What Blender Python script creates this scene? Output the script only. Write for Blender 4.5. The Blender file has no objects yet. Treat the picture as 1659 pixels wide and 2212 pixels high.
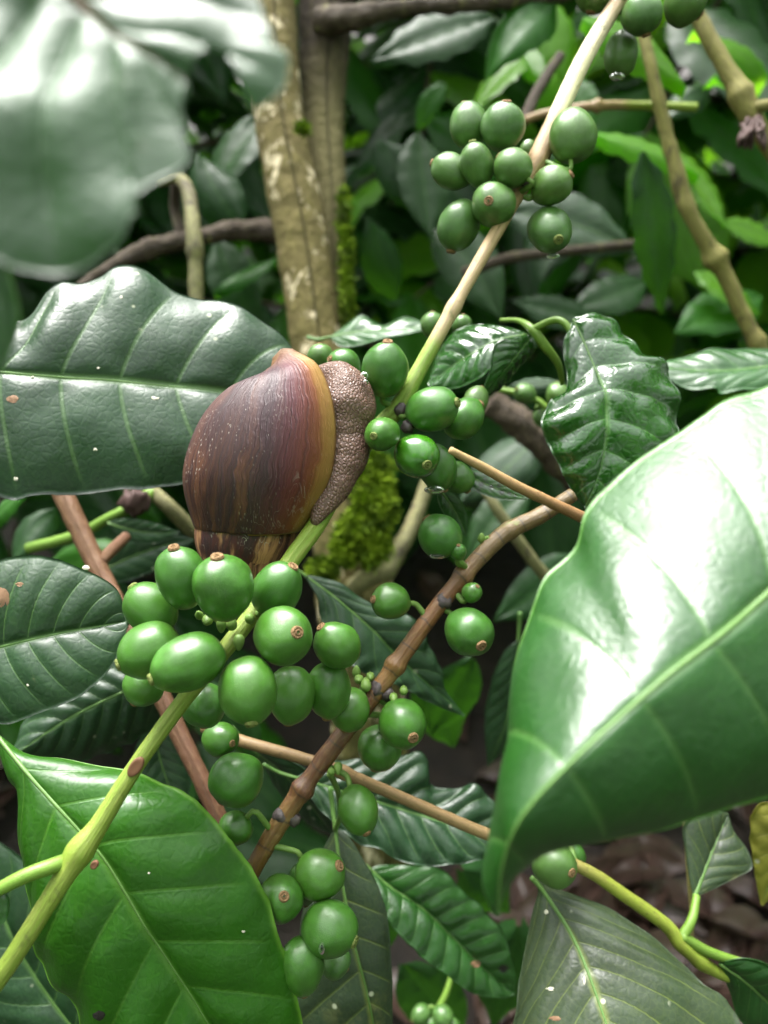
import bpy, math, random
import numpy as np
from mathutils import Matrix, Vector, noise as mnoise

random.seed(7)
rng = np.random.default_rng(7)
scene = bpy.context.scene
COL = scene.collection
PI = math.pi

# ------------------------------------------------------------------ camera, sky, sun, exposure
FPX, CX, CY = 1736.0, 829.5, 1106.0          # photo laid out on a 1659 x 2212 grid
CAM_H, PITCH = 0.95, math.radians(33)
cam_d = bpy.data.cameras.new('camera')
cam = bpy.data.objects.new('camera', cam_d)
COL.objects.link(cam)
cam.location = (0, 0, CAM_H)
cam.rotation_euler = (PI / 2 - PITCH, 0, 0)
cam_d.sensor_fit = 'VERTICAL'
cam_d.sensor_height = 24.0
cam_d.sensor_width = 18.0
cam_d.lens = 24.0 * FPX / 2212.0
cam_d.clip_start = 0.004
cam_d.clip_end = 300
cam_d.dof.use_dof = True
cam_d.dof.focus_distance = 0.192
cam_d.dof.aperture_fstop = 8.0
scene.camera = cam

SUN_EL, SUN_AZ = math.radians(58), math.radians(-25)
world = bpy.data.worlds.new('World')
scene.world = world
world.use_nodes = True
wn = world.node_tree
bg = wn.nodes['Background']
sky = wn.nodes.new('ShaderNodeTexSky')
sky.sky_type = 'NISHITA'
sky.sun_disc = False
sky.sun_elevation = SUN_EL
sky.sun_rotation = SUN_AZ
sky.air_density = 1.0
sky.dust_density = 5.0
hs = wn.nodes.new('ShaderNodeHueSaturation')
hs.inputs['Saturation'].default_value = 0.08
wn.links.new(sky.outputs[0], hs.inputs['Color'])
wn.links.new(hs.outputs[0], bg.inputs['Color'])
bg.inputs['Strength'].default_value = 0.12

sun_d = bpy.data.lights.new('sun', 'SUN')
sun_d.energy = 1.2
sun_d.angle = math.radians(35)
sun_d.color = (1.0, 0.97, 0.92)
sun = bpy.data.objects.new('sun', sun_d)
COL.objects.link(sun)
sdir = Vector((math.sin(SUN_AZ) * math.cos(SUN_EL), math.cos(SUN_AZ) * math.cos(SUN_EL), math.sin(SUN_EL)))
sun.rotation_euler = sdir.to_track_quat('Z', 'Y').to_euler()

vs = scene.view_settings
vs.view_transform = 'Standard'
vs.look = 'None'
vs.gamma = 1.0
vs.use_curve_mapping = False
vs.exposure = 2.75
scene.cycles.use_denoising = True
scene.cycles.max_bounces = 8
scene.cycles.transparent_max_bounces = 6
scene.cycles.caustics_reflective = False
scene.cycles.caustics_refractive = False

# ------------------------------------------------------------------ coordinates
Rm = np.array(cam.rotation_euler.to_matrix())
C0 = np.array(cam.location)

def P(px, py, d):
    """point of the place seen at (px, py) on the photo grid, d metres in front of the lens"""
    v = np.array(((px - CX) / FPX * d, -(py - CY) / FPX * d, -d))
    return C0 + Rm @ v

def PN(a):
    a = np.asarray(a, float)
    v = np.stack([(a[..., 0] - CX) / FPX * a[..., 2], -(a[..., 1] - CY) / FPX * a[..., 2], -a[..., 2]], -1)
    return C0 + v @ Rm.T

def spline(pts, n):
    p = np.asarray(pts, float)
    m = len(p)
    if m == 2:
        t = np.linspace(0, 1, n)[:, None]
        return p[0] * (1 - t) + p[1] * t
    dd = np.r_[0, np.cumsum(np.sqrt(np.linalg.norm(np.diff(p, axis=0), axis=1) + 1e-12))]
    t = np.linspace(0, dd[-1], 8 * n)
    ext = np.vstack([2 * p[0] - p[1], p, 2 * p[-1] - p[-2]])
    i = np.clip(np.searchsorted(dd, t, side='right') - 1, 0, m - 2)
    f = ((t - dd[i]) / (dd[i + 1] - dd[i] + 1e-12))[:, None]
    a, b, c, d = ext[i], ext[i + 1], ext[i + 2], ext[i + 3]
    q = .5 * (2 * b + (c - a) * f + (2 * a - 5 * b + 4 * c - d) * f ** 2 + (3 * b - a - 3 * c + d) * f ** 3)
    L = np.r_[0, np.cumsum(np.linalg.norm(np.diff(q, axis=0), axis=1))]
    s = np.linspace(0, L[-1], n)
    return np.stack([np.interp(s, L, q[:, k]) for k in range(q.shape[1])], 1)

def vnoise(pts, sc, seed=0.0):
    return np.array([mnoise.noise(Vector((p[0] * sc + seed, p[1] * sc + seed * .7, p[2] * sc - seed))) for p in pts])

# ------------------------------------------------------------------ scene graph helpers
WM = {}

def register(o, wm, parent=None):
    COL.objects.link(o)
    WM[o.name] = wm
    if parent is not None:
        o.parent = parent
        o.matrix_parent_inverse = WM[parent.name].inverted()
    o.matrix_basis = wm
    return o

def tag(o, label=None, cat=None, group=None, kind=None):
    if label: o['label'] = label
    if cat: o['category'] = cat
    if group: o['group'] = group
    if kind: o['kind'] = kind
    return o

def empty(name, loc, label=None, cat=None, group=None, parent=None):
    o = bpy.data.objects.new(name, None)
    o.empty_display_size = 0.02
    register(o, Matrix.Translation(Vector(loc)), parent)
    return tag(o, label, cat, group)

def make_mesh(name, V, F, mat, uv=None, smooth=True):
    me = bpy.data.meshes.new(name)
    me.from_pydata([tuple(v) for v in V], [], [tuple(f) for f in F])
    if uv is not None:
        lay = me.uv_layers.new(name='UVMap')
        li = np.zeros(len(me.loops), int)
        me.loops.foreach_get('vertex_index', li)
        lay.data.foreach_set('uv', np.asarray(uv, float)[li].ravel())
    if smooth:
        me.polygons.foreach_set('use_smooth', [True] * len(me.polygons))
    if mat is not None:
        for m in (mat if isinstance(mat, (list, tuple)) else [mat]):
            me.materials.append(m)
    me.update()
    return me

def mesh_obj(name, V, F, mat, uv=None, parent=None, smooth=True):
    V = np.asarray(V, float)
    c = V.mean(0)
    me = make_mesh(name, V - c, F, mat, uv, smooth)
    o = bpy.data.objects.new(name, me)
    return register(o, Matrix.Translation(Vector(c)), parent)

def grid_faces(nu, nv, wrap=False):
    F = []
    for i in range(nu - 1):
        for j in range(nv if wrap else nv - 1):
            a = i * nv + j
            b = i * nv + (j + 1) % nv
            F.append((a, b, b + nv, a + nv))
    return F

def tube_geo(path, rad, nseg=12, rough=0.0, rsc=200.0, cap=True, flat=None):
    path = np.asarray(path, float)
    n = len(path)
    rad = np.broadcast_to(np.asarray(rad, float), (n,))
    T = np.gradient(path, axis=0)
    T /= np.linalg.norm(T, axis=1)[:, None] + 1e-12
    up = np.array((0.13, -0.9, 0.4))
    N = np.zeros_like(T)
    a = up - T[0] * up.dot(T[0])
    N[0] = a / np.linalg.norm(a)
    for i in range(1, n):
        a = N[i - 1] - T[i] * N[i - 1].dot(T[i])
        N[i] = a / (np.linalg.norm(a) + 1e-12)
    B = np.cross(T, N)
    th = np.linspace(0, 2 * PI, nseg, endpoint=False)
    ring = np.cos(th)[None, :, None] * N[:, None] + np.sin(th)[None, :, None] * B[:, None]
    V = path[:, None] + ring * rad[:, None, None]
    if rough:
        flatV = V.reshape(-1, 3)
        k = vnoise(flatV, rsc) * rough + vnoise(flatV, rsc * 2.7, 5.) * rough * .5
        V = path[:, None] + ring * (rad[:, None] * (1 + k.reshape(n, nseg)))[:, :, None]
    V = V.reshape(-1, 3)
    F = grid_faces(n, nseg, True)
    L = np.r_[0, np.cumsum(np.linalg.norm(np.diff(path, axis=0), axis=1))]
    uv = np.stack([np.repeat(L / L[-1], nseg), np.tile(th / (2 * PI), n)], 1)
    if cap:
        V = np.vstack([V, path[0] - T[0] * rad[0] * .3, path[-1] + T[-1] * rad[-1] * .3])
        uv = np.vstack([uv, (0, 0), (1, 0)])
        a, b = len(V) - 2, len(V) - 1
        for j in range(nseg):
            F.append((a, (j + 1) % nseg, j))
            F.append((b, (n - 1) * nseg + j, (n - 1) * nseg + (j + 1) % nseg))
    return V, F, uv

def tube(name, pix, rpx, mat, parent=None, n=60, nseg=14, rough=.05, rsc=250., nodes=(), world=False):
    """pix: (px, py, depth) points; rpx: radius on the photo grid at each of them; nodes: (t, swell, width)"""
    pix = np.asarray(pix, float)
    path = spline(pix if world else PN(pix), n)
    k = len(pix)
    r = np.asarray(rpx, float) if np.ndim(rpx) else np.full(k, rpx, float)
    rm = r if world else r * pix[:, 2] / FPX
    L = np.r_[0, np.cumsum(np.linalg.norm(np.diff(pix if world else PN(pix), axis=0), axis=1))]
    t = np.linspace(0, 1, n)
    rad = np.interp(t, L / L[-1], rm)
    for (tn, sw, wd) in nodes:
        rad = rad * (1 + sw * np.exp(-((t - tn) / wd) ** 2))
    V, F, uv = tube_geo(path, rad, nseg, rough, rsc)
    return mesh_obj(name, V, F, mat, uv, parent), path

# ------------------------------------------------------------------ node helpers
def nmat(name):
    m = bpy.data.materials.new(name)
    m.use_nodes = True
    t = m.node_tree
    return m, t, t.nodes['Principled BSDF'], t.nodes['Material Output']

class NT:
    def __init__(s, tree): s.t = tree
    def new(s, typ, **kw):
        n = s.t.nodes.new(typ)
        for k, v in kw.items(): setattr(n, k, v)
        return n
    def link(s, a, b): s.t.links.new(a, b)
    def val(s, x, sock):
        if hasattr(x, 'links'): s.link(x, sock)
        else: sock.default_value = x
    def math(s, op, a, b=0.0, c=None, clamp=False):
        n = s.new('ShaderNodeMath', operation=op, use_clamp=clamp)
        s.val(a, n.inputs[0]); s.val(b, n.inputs[1])
        if c is not None: s.val(c, n.inputs[2])
        return n.outputs[0]
    def mix(s, f, a, b, blend='MIX'):
        n = s.new('ShaderNodeMix', data_type='RGBA', blend_type=blend)
        s.val(f, n.inputs[0])
        for x, k in ((a, 6), (b, 7)):
            if isinstance(x, (tuple, list)): n.inputs[k].default_value = (*x[:3], 1)
            else: s.link(x, n.inputs[k])
        return n.outputs[2]
    def noise(s, sc, co=None, detail=3, rough=.5, dist=0.0):
        n = s.new('ShaderNodeTexNoise')
        n.inputs['Scale'].default_value = sc
        n.inputs['Detail'].default_value = detail
        n.inputs['Roughness'].default_value = rough
        n.inputs['Distortion'].default_value = dist
        if co is not None: s.link(co, n.inputs['Vector'])
        return n.outputs['Fac']
    def vor(s, sc, co=None, feature='F1', rnd=1.0):
        n = s.new('ShaderNodeTexVoronoi', feature=feature)
        n.inputs['Scale'].default_value = sc
        n.inputs['Randomness'].default_value = rnd
        if co is not None: s.link(co, n.inputs['Vector'])
        return n.outputs['Distance']
    def ramp(s, f, stops, interp='LINEAR'):
        n = s.new('ShaderNodeValToRGB')
        n.color_ramp.interpolation = interp
        e = n.color_ramp.elements
        while len(e) < len(stops): e.new(0.5)
        for el, (p, c) in zip(e, stops):
            el.position = p
            el.color = (*c, 1) if isinstance(c, tuple) else (c, c, c, 1)
        s.link(f, n.inputs[0])
        return n.outputs[0]
    def smooth(s, x, lo, hi):
        n = s.new('ShaderNodeMapRange', interpolation_type='SMOOTHSTEP')
        s.val(x, n.inputs[0])
        n.inputs[1].default_value, n.inputs[2].default_value = lo, hi
        return n.outputs[0]
    def obj(s): return s.new('ShaderNodeTexCoord').outputs['Object']
    def gen(s): return s.new('ShaderNodeTexCoord').outputs['Generated']
    def uv(s):
        x = s.new('ShaderNodeSeparateXYZ')
        s.link(s.new('ShaderNodeTexCoord').outputs['UV'], x.inputs[0])
        return x.outputs[0], x.outputs[1]
    def rnd(s): return s.new('ShaderNodeObjectInfo').outputs['Random']
    def scaled(s, co, sc):
        n = s.new('ShaderNodeMapping')
        n.inputs['Scale'].default_value = sc
        s.link(co, n.inputs['Vector'])
        return n.outputs[0]
    def bump(s, h, strength, dist, normal=None):
        n = s.new('ShaderNodeBump')
        n.inputs['Strength'].default_value = strength
        n.inputs['Distance'].default_value = dist
        s.link(h, n.inputs['Height'])
        if normal is not None: s.link(normal, n.inputs['Normal'])
        return n.outputs[0]

def mixc(a, b, f): return tuple(x * (1 - f) + y * f for x, y in zip(a, b))

def leaf_material(name, base, vein, trans, rough=.3, spec=.5, coat=.0, tfac=.22, vein_amt=.7, dirt=0.0, dirt_col=(.25, .2, .12),
                  blister=.35, edge=None, far=False):
    m, t, b, out = nmat(name)
    k = NT(t)
    u, v = k.uv()
    oc = k.obj()
    ph = k.math('PINGPONG', u, 0.5)
    s = k.math('ABSOLUTE', k.math('SUBTRACT', k.math('MULTIPLY', v, 2.0), 1.0))
    wob = k.noise(60, oc, 2)
    lat = k.math('MULTIPLY', k.smooth(ph, 0.055, 0.012), k.smooth(s, 1.0, .65))
    mid = k.smooth(s, 0.05, 0.012)
    veinf = k.math('MULTIPLY', k.math('MAXIMUM', k.math('MULTIPLY', lat, .65), mid), vein_amt)
    big = k.noise(35, oc, 3, .6)
    rn = k.rnd()
    c = k.mix(k.smooth(big, .3, .75), tuple(x * .75 for x in base), tuple(x * 1.3 for x in base))
    c = k.mix(k.math('MULTIPLY', rn, .35), c, (base[0] * 1.7, base[1] * 1.25, base[2] * .8))
    c = k.mix(veinf, c, vein)
    if not far:
        net = k.smooth(k.vor(520, oc, 'DISTANCE_TO_EDGE'), .10, .02)
        c = k.mix(k.math('MULTIPLY', net, .09), c, vein)
    if edge is not None:
        c = k.mix(k.smooth(s, .93, 1.0), c, edge)
    if dirt:
        d1 = k.smooth(k.noise(22, oc, 6, .7, .6), .66 - dirt * .12, .74)
        d2 = k.smooth(k.vor(160, oc), .16, .08)
        c = k.mix(k.math('MULTIPLY', d1, .7), c, dirt_col)
        c = k.mix(k.math('MULTIPLY', d2, k.smooth(k.noise(40, oc, 2), .52, .6)), c, (.4, .42, .3))
    k.link(c, b.inputs['Base Color'])
    rr = k.ramp(k.noise(48, oc, 4, .6), ((.3, rough * .75), (.7, min(1, rough * 1.45))))
    k.link(rr, b.inputs['Roughness'])
    b.inputs['Specular IOR Level'].default_value = spec
    b.inputs['Coat Weight'].default_value = coat
    b.inputs['Coat Roughness'].default_value = .12
    h = k.math('ADD', k.math('MULTIPLY', veinf, -.8), k.math('MULTIPLY', k.noise(90, oc, 3, .6), .9))
    h = k.math('ADD', h, k.math('MULTIPLY', k.smooth(k.vor(420, oc, 'DISTANCE_TO_EDGE'), 0, .25), blister * .35))
    if not far:
        k.link(k.bump(h, .5, .0006), b.inputs['Normal'])
    tr = k.new('ShaderNodeBsdfTranslucent')
    k.link(k.mix(k.math('MULTIPLY', veinf, .6), trans, mixc(trans, vein, .6)), tr.inputs['Color'])
    mx = k.new('ShaderNodeMixShader')
    mx.inputs[0].default_value = tfac
    k.link(b.outputs[0], mx.inputs[1]); k.link(tr.outputs[0], mx.inputs[2])
    k.link(mx.outputs[0], out.inputs['Surface'])
    return m

def bark_material(name, stops, c2, rough=.6, mott=120., stretch=.25, amt=.5, bump=.6, bdist=.0006, spec=.4, fine=700., patch=None, rings=0.0, ring_col=(.03, .02, .015)):
    m, t, b, out = nmat(name)
    k = NT(t)
    u, v = k.uv()
    oc = k.obj()
    wob = k.math('ADD', u, k.math('MULTIPLY', k.math('SUBTRACT', k.noise(80, oc, 2), .5), .05))
    c = k.ramp(wob, stops)
    cv = k.new('ShaderNodeCombineXYZ')
    k.link(k.math('MULTIPLY', u, stretch * 40), cv.inputs[0]); k.link(k.math('MULTIPLY', v, 6.0), cv.inputs[1])
    streak = k.noise(3.0, cv.outputs[0], 5, .65)
    c = k.mix(k.math('MULTIPLY', k.smooth(streak, .42, .7), amt), c, c2)
    sp = k.noise(fine, oc, 2, .6)
    c = k.mix(k.math('MULTIPLY', k.smooth(sp, .58, .75), .4), c, tuple(x * .35 for x in c2))
    if patch is not None:
        pc, lo, hi, sc = patch
        c = k.mix(k.smooth(k.noise(sc, k.scaled(oc, (1, 1, .38)), 6, .7, .5), lo, hi), c, pc)
    if rings:
        rg = k.smooth(k.math('PINGPONG', k.math('ADD', k.math('MULTIPLY', u, rings), k.math('MULTIPLY', k.noise(150, oc, 2), .35)), .5), .05, .01)
        c = k.mix(k.math('MULTIPLY', rg, .7), c, ring_col)
    k.link(c, b.inputs['Base Color'])
    b.inputs['Roughness'].default_value = rough
    b.inputs['Specular IOR Level'].default_value = spec
    h = k.math('ADD', streak, k.math('MULTIPLY', k.noise(mott, oc, 5, .65), .8))
    k.link(k.bump(h, bump, bdist), b.inputs['Normal'])
    return m

# ------------------------------------------------------------------ materials
M = {}
M['leaf_dark'] = leaf_material('dark_leaf', (.007, .034, .010), (.07, .15, .035), (.05, .17, .012), .40, .5, .08, .10, dirt=.25)
M['leaf_mid'] = leaf_material('green_leaf', (.011, .060, .008), (.08, .19, .04), (.09, .28, .012), .32, .5, .25, .16)
M['leaf_bright'] = leaf_material('bright_leaf', (.016, .088, .003), (.08, .20, .022), (.12, .36, .008), .36, .4, .1, .22, vein_amt=.5, edge=(.10, .24, .02))
M['leaf_front'] = leaf_material('front_leaf', (.006, .060, .003), (.08, .19, .04), (.08, .32, .006), .38, 1.0, 0, .20, vein_amt=.6, edge=(.06, .20, .01))
M['leaf_topleft'] = leaf_material('blurred_leaf', (.010, .058, .008), (.05, .13, .03), (.10, .36, .010), .38, .75, 0, .24, vein_amt=.3, dirt=.3)
M['leaf_wet'] = leaf_material('wet_leaf', (.011, .066, .006), (.07, .19, .035), (.10, .30, .012), .14, .6, 1.0, .18, blister=.8)
M['leaf_grey'] = leaf_material('greyish_leaf', (.020, .038, .018), (.13, .17, .03), (.10, .18, .02), .40, .45, .1, .10, dirt=.9, dirt_col=(.20, .20, .06))
M['leaf_yellow'] = leaf_material('yellow_green_leaf', (.10, .22, .02), (.22, .36, .08), (.30, .55, .03), .4, .4, 0, .45)
M['leaf_old'] = leaf_material('yellowing_leaf', (.17, .17, .02), (.25, .24, .06), (.3, .3, .04), .45, .4, 0, .3, dirt=.4)
M['far_dark'] = leaf_material('shrub_leaf_dark', (.007, .034, .006), (.03, .09, .015), (.06, .22, .008), .42, .28, 0, .20, far=True)
M['far_mid'] = leaf_material('shrub_leaf_green', (.016, .080, .006), (.05, .15, .02), (.13, .44, .010), .42, .28, 0, .34, far=True)
M['far_lime'] = leaf_material('shrub_leaf_lime', (.07, .20, .008), (.12, .25, .03), (.28, .66, .02), .40, .4, 0, .5, far=True)
M['midrib'] = bark_material('pale_green_midrib', ((0, (.09, .18, .04)), (1, (.07, .16, .035))), (.14, .23, .06), .4, bump=.2)
M['midrib_brown'] = bark_material('brown_midrib', ((0, (.10, .12, .05)), (.45, (.12, .075, .035)), (1, (.03, .016, .01))), (.15, .08, .04), .5, bump=.2)
M['stem_main'] = bark_material('fruiting_stem_bark', ((0, (.17, .24, .03)), (.20, (.16, .235, .025)), (.42, (.17, .28, .03)), (.56, (.19, .29, .04)), (.575, (.42, .31, .17)), (.74, (.36, .23, .12)), (.79, (.36, .24, .13)), (.80, (.68, .66, .38)), (.90, (.70, .60, .42)), (.955, (.32, .15, .07)), (1, (.12, .05, .03))),
                               (.33, .29, .10), .5, 340, .3, .4, .8, .0005, patch=((.11, .14, .025), .60, .72, 190))
M['stem_brown'] = bark_material('brown_branch_bark', ((0, (.19, .105, .025)), (.22, (.14, .072, .020)), (.26, (.10, .036, .016)), (.45, (.105, .036, .016)), (.5, (.19, .095, .026)), (.68, (.16, .066, .024)), (.78, (.12, .075, .026)), (1, (.12, .08, .026))),
                                (.27, .17, .055), .32, 260, .5, .4, .7, .0006, .6, patch=((.16, .18, .04), .62, .72, 130), rings=19.0)
M['stick'] = bark_material('thin_stick_bark', ((0, (.27, .18, .08)), (.3, (.24, .15, .07)), (.55, (.30, .21, .09)), (.62, (.22, .26, .03)), (1, (.20, .30, .03))), (.13, .075, .035), .5, 260, .6, .45, .4, .0003)
M['dead_twig'] = bark_material('dead_twig_bark', ((0, (.36, .25, .11)), (.5, (.24, .13, .05)), (1, (.14, .065, .03))), (.15, .08, .035), .55, 260, .5, .4, .5, .0004)
M['twig_red'] = bark_material('reddish_stick_bark', ((0, (.12, .055, .022)), (1, (.12, .05, .026))), (.22, .13, .06), .6, 200, .4, .55, .8, .0007)
M['bark_grey'] = bark_material('mossy_twig_bark', ((0, (.16, .15, .07)), (1, (.14, .13, .06))), (.32, .31, .10), .7, 160, .3, .6, .9, .001, patch=((.05, .035, .025), .52, .68, 70))
M['bark_dark'] = bark_material('dark_twig_bark', ((0, (.05, .034, .022)), (1, (.045, .03, .02))), (.13, .10, .05), .75, 160, .3, .5, 1.0, .002, patch=((.17, .16, .05), .58, .68, 70))
M['bark_yellow'] = bark_material('lichen_branch_bark', ((0, (.20, .18, .05)), (1, (.18, .15, .05))), (.36, .33, .09), .7, 180, .4, .55, .9, .0009, patch=((.08, .06, .03), .54, .66, 90))
M['shoot'] = bark_material('green_shoot_bark', ((0, (.11, .20, .025)), (1, (.12, .23, .025))), (.18, .27, .05), .4, bump=.2)
M['stalk'] = bark_material('cherry_stalk_skin', ((0, (.12, .22, .04)), (1, (.09, .20, .03))), (.20, .24, .08), .5, 300, bump=.3)
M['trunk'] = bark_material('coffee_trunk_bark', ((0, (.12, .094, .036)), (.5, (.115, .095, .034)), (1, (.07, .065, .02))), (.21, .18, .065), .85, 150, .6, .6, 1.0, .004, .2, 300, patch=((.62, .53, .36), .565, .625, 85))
M['trunk_dark'] = bark_material('dark_trunk_bark', ((0, (.03, .022, .018)), (.25, (.04, .03, .022)), (.4, (.13, .115, .05)), (1, (.10, .09, .03))), (.11, .095, .04), .85, 150, .5, .5, 1.0, .004, .2, 300)  # dark brown bark of the second stem, darkest at its top

def simple(name, col, rough, spec=.4, nsc=200, amt=.4, col2=None, bump=.3, bd=.0004):
    m, t, b, out = nmat(name)
    k = NT(t)
    oc = k.obj()
    n = k.noise(nsc, oc, 4, .6)
    k.link(k.mix(k.math('MULTIPLY', k.smooth(n, .35, .7), amt), col, col2 or tuple(x * .5 for x in col)), b.inputs['Base Color'])
    b.inputs['Roughness'].default_value = rough
    b.inputs['Specular IOR Level'].default_value = spec
    k.link(k.bump(n, bump, bd), b.inputs['Normal'])
    return m

M['scar'] = simple('leaf_scar', (.16, .07, .035), .6)
M['node_dark'] = simple('dark_node_bark', (.045, .035, .035), .5, .5, 500, .5, (.13, .10, .09), .7)
M['moss'] = simple('moss_green', (.16, .25, .010), .85, .15, 110, .9, (.03, .065, .006))
M['dead_leaf'] = simple('dead_leaf_brown', (.065, .036, .027), .4, .5, 30, .8, (.018, .012, .010))
M['soil'] = simple('dark_soil', (.012, .009, .007), .8, .3, 25, .7, (.026, .018, .013), 1.0, .01)
M['soil'] .name = 'dark_soil'
M['blotch_brown'] = simple('leaf_blotch_brown', (.20, .11, .06), .7)
M['blotch_black'] = simple('leaf_blotch_black', (.012, .010, .008), .6)
M['crumb'] = simple('pale_crumb', (.55, .52, .42), .7)
M['fuzz'] = simple('dried_flower_brown', (.06, .03, .025), .7)

# coffee cherry skin, its navel
def cherry_material(name, base, pale, rough=.34, coat=.12):
    m, t, b, out = nmat(name)
    k = NT(t)
    oc = k.obj()
    sx = k.new('ShaderNodeSeparateXYZ'); k.link(oc, sx.inputs[0])
    z = sx.outputs[2]
    rn = k.rnd()
    off = k.new('ShaderNodeVectorMath', operation='ADD')
    k.link(oc, off.inputs[0])
    cb = k.new('ShaderNodeCombineXYZ')
    for i in range(3): k.link(k.math('MULTIPLY', rn, 17.0 + 9 * i), cb.inputs[i])
    k.link(cb.outputs[0], off.inputs[1])
    oc2 = off.outputs[0]
    n1 = k.noise(1.6, oc2, 4, .55)
    # faint meridian streaks from the navel
    st = k.noise(2.6, k.scaled(oc2, (3.2, 3.2, .5)), 4, .6)
    c = k.mix(k.smooth(n1, .35, .7), tuple(x * .66 for x in base), tuple(x * 1.15 for x in base))
    c = k.mix(k.math('MULTIPLY', k.smooth(st, .5, .8), .25), c, pale)
    c = k.mix(k.math('MULTIPLY', rn, .6), c, (base[0] * .62, base[1] * .72, base[2] * .9))
    r2 = k.math('FRACT', k.math('MULTIPLY', rn, 7.31))
    c = k.mix(k.math('MULTIPLY', r2, .40), c, (base[0] * 1.55, base[1] * 1.12, base[2] * 1.1))
    # pale pinpricks, a few brown scuffs
    dots = k.smooth(k.vor(13, oc2), .15, .07)
    c = k.mix(k.math('MULTIPLY', dots, .55), c, tuple(x * 1.15 for x in pale))
    sc = k.smooth(k.noise(3.4, oc2, 5, .7, .7), .67, .74)
    c = k.mix(k.math('MULTIPLY', sc, .55), c, (.20, .15, .06))
    # yellowish collar round the navel
    c = k.mix(k.math('MULTIPLY', k.smooth(z, .93, 1.08), .45), c, (.22, .24, .06))
    k.link(c, b.inputs['Base Color'])
    k.link(k.ramp(k.noise(3, oc2, 4, .6), ((.3, rough * .85), (.7, rough * 1.25))), b.inputs['Roughness'])
    b.inputs['Coat Weight'].default_value = coat
    b.inputs['Coat Roughness'].default_value = .2
    b.inputs['Subsurface Weight'].default_value = .12
    b.inputs['Subsurface Radius'].default_value = (.0012, .003, .0006)
    b.inputs['Subsurface Scale'].default_value = 1.0
    k.link(k.bump(k.math('ADD', k.math('MULTIPLY', st, .7), k.noise(28, oc2, 2)), .10, .03), b.inputs['Normal'])
    return m

M['cherry'] = cherry_material('cherry_skin', (.042, .142, .014), (.12, .24, .055), .34, .22)
M['cherry_pale'] = cherry_material('cherry_skin_pale', (.064, .150, .028), (.15, .25, .08), .36, .2)
M['cherry_wet'] = cherry_material('cherry_skin_wet', (.035, .15, .006), (.08, .22, .02), .12, 1.0)
M['navel_brown'] = simple('navel_cork', (.24, .15, .075), .75, .2, 9, .6, (.13, .07, .03), .4, .05)
M['navel_green'] = simple('navel_green_cork', (.17, .20, .055), .7, .2, 9, .6, (.08, .10, .03), .4, .05)

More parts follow.
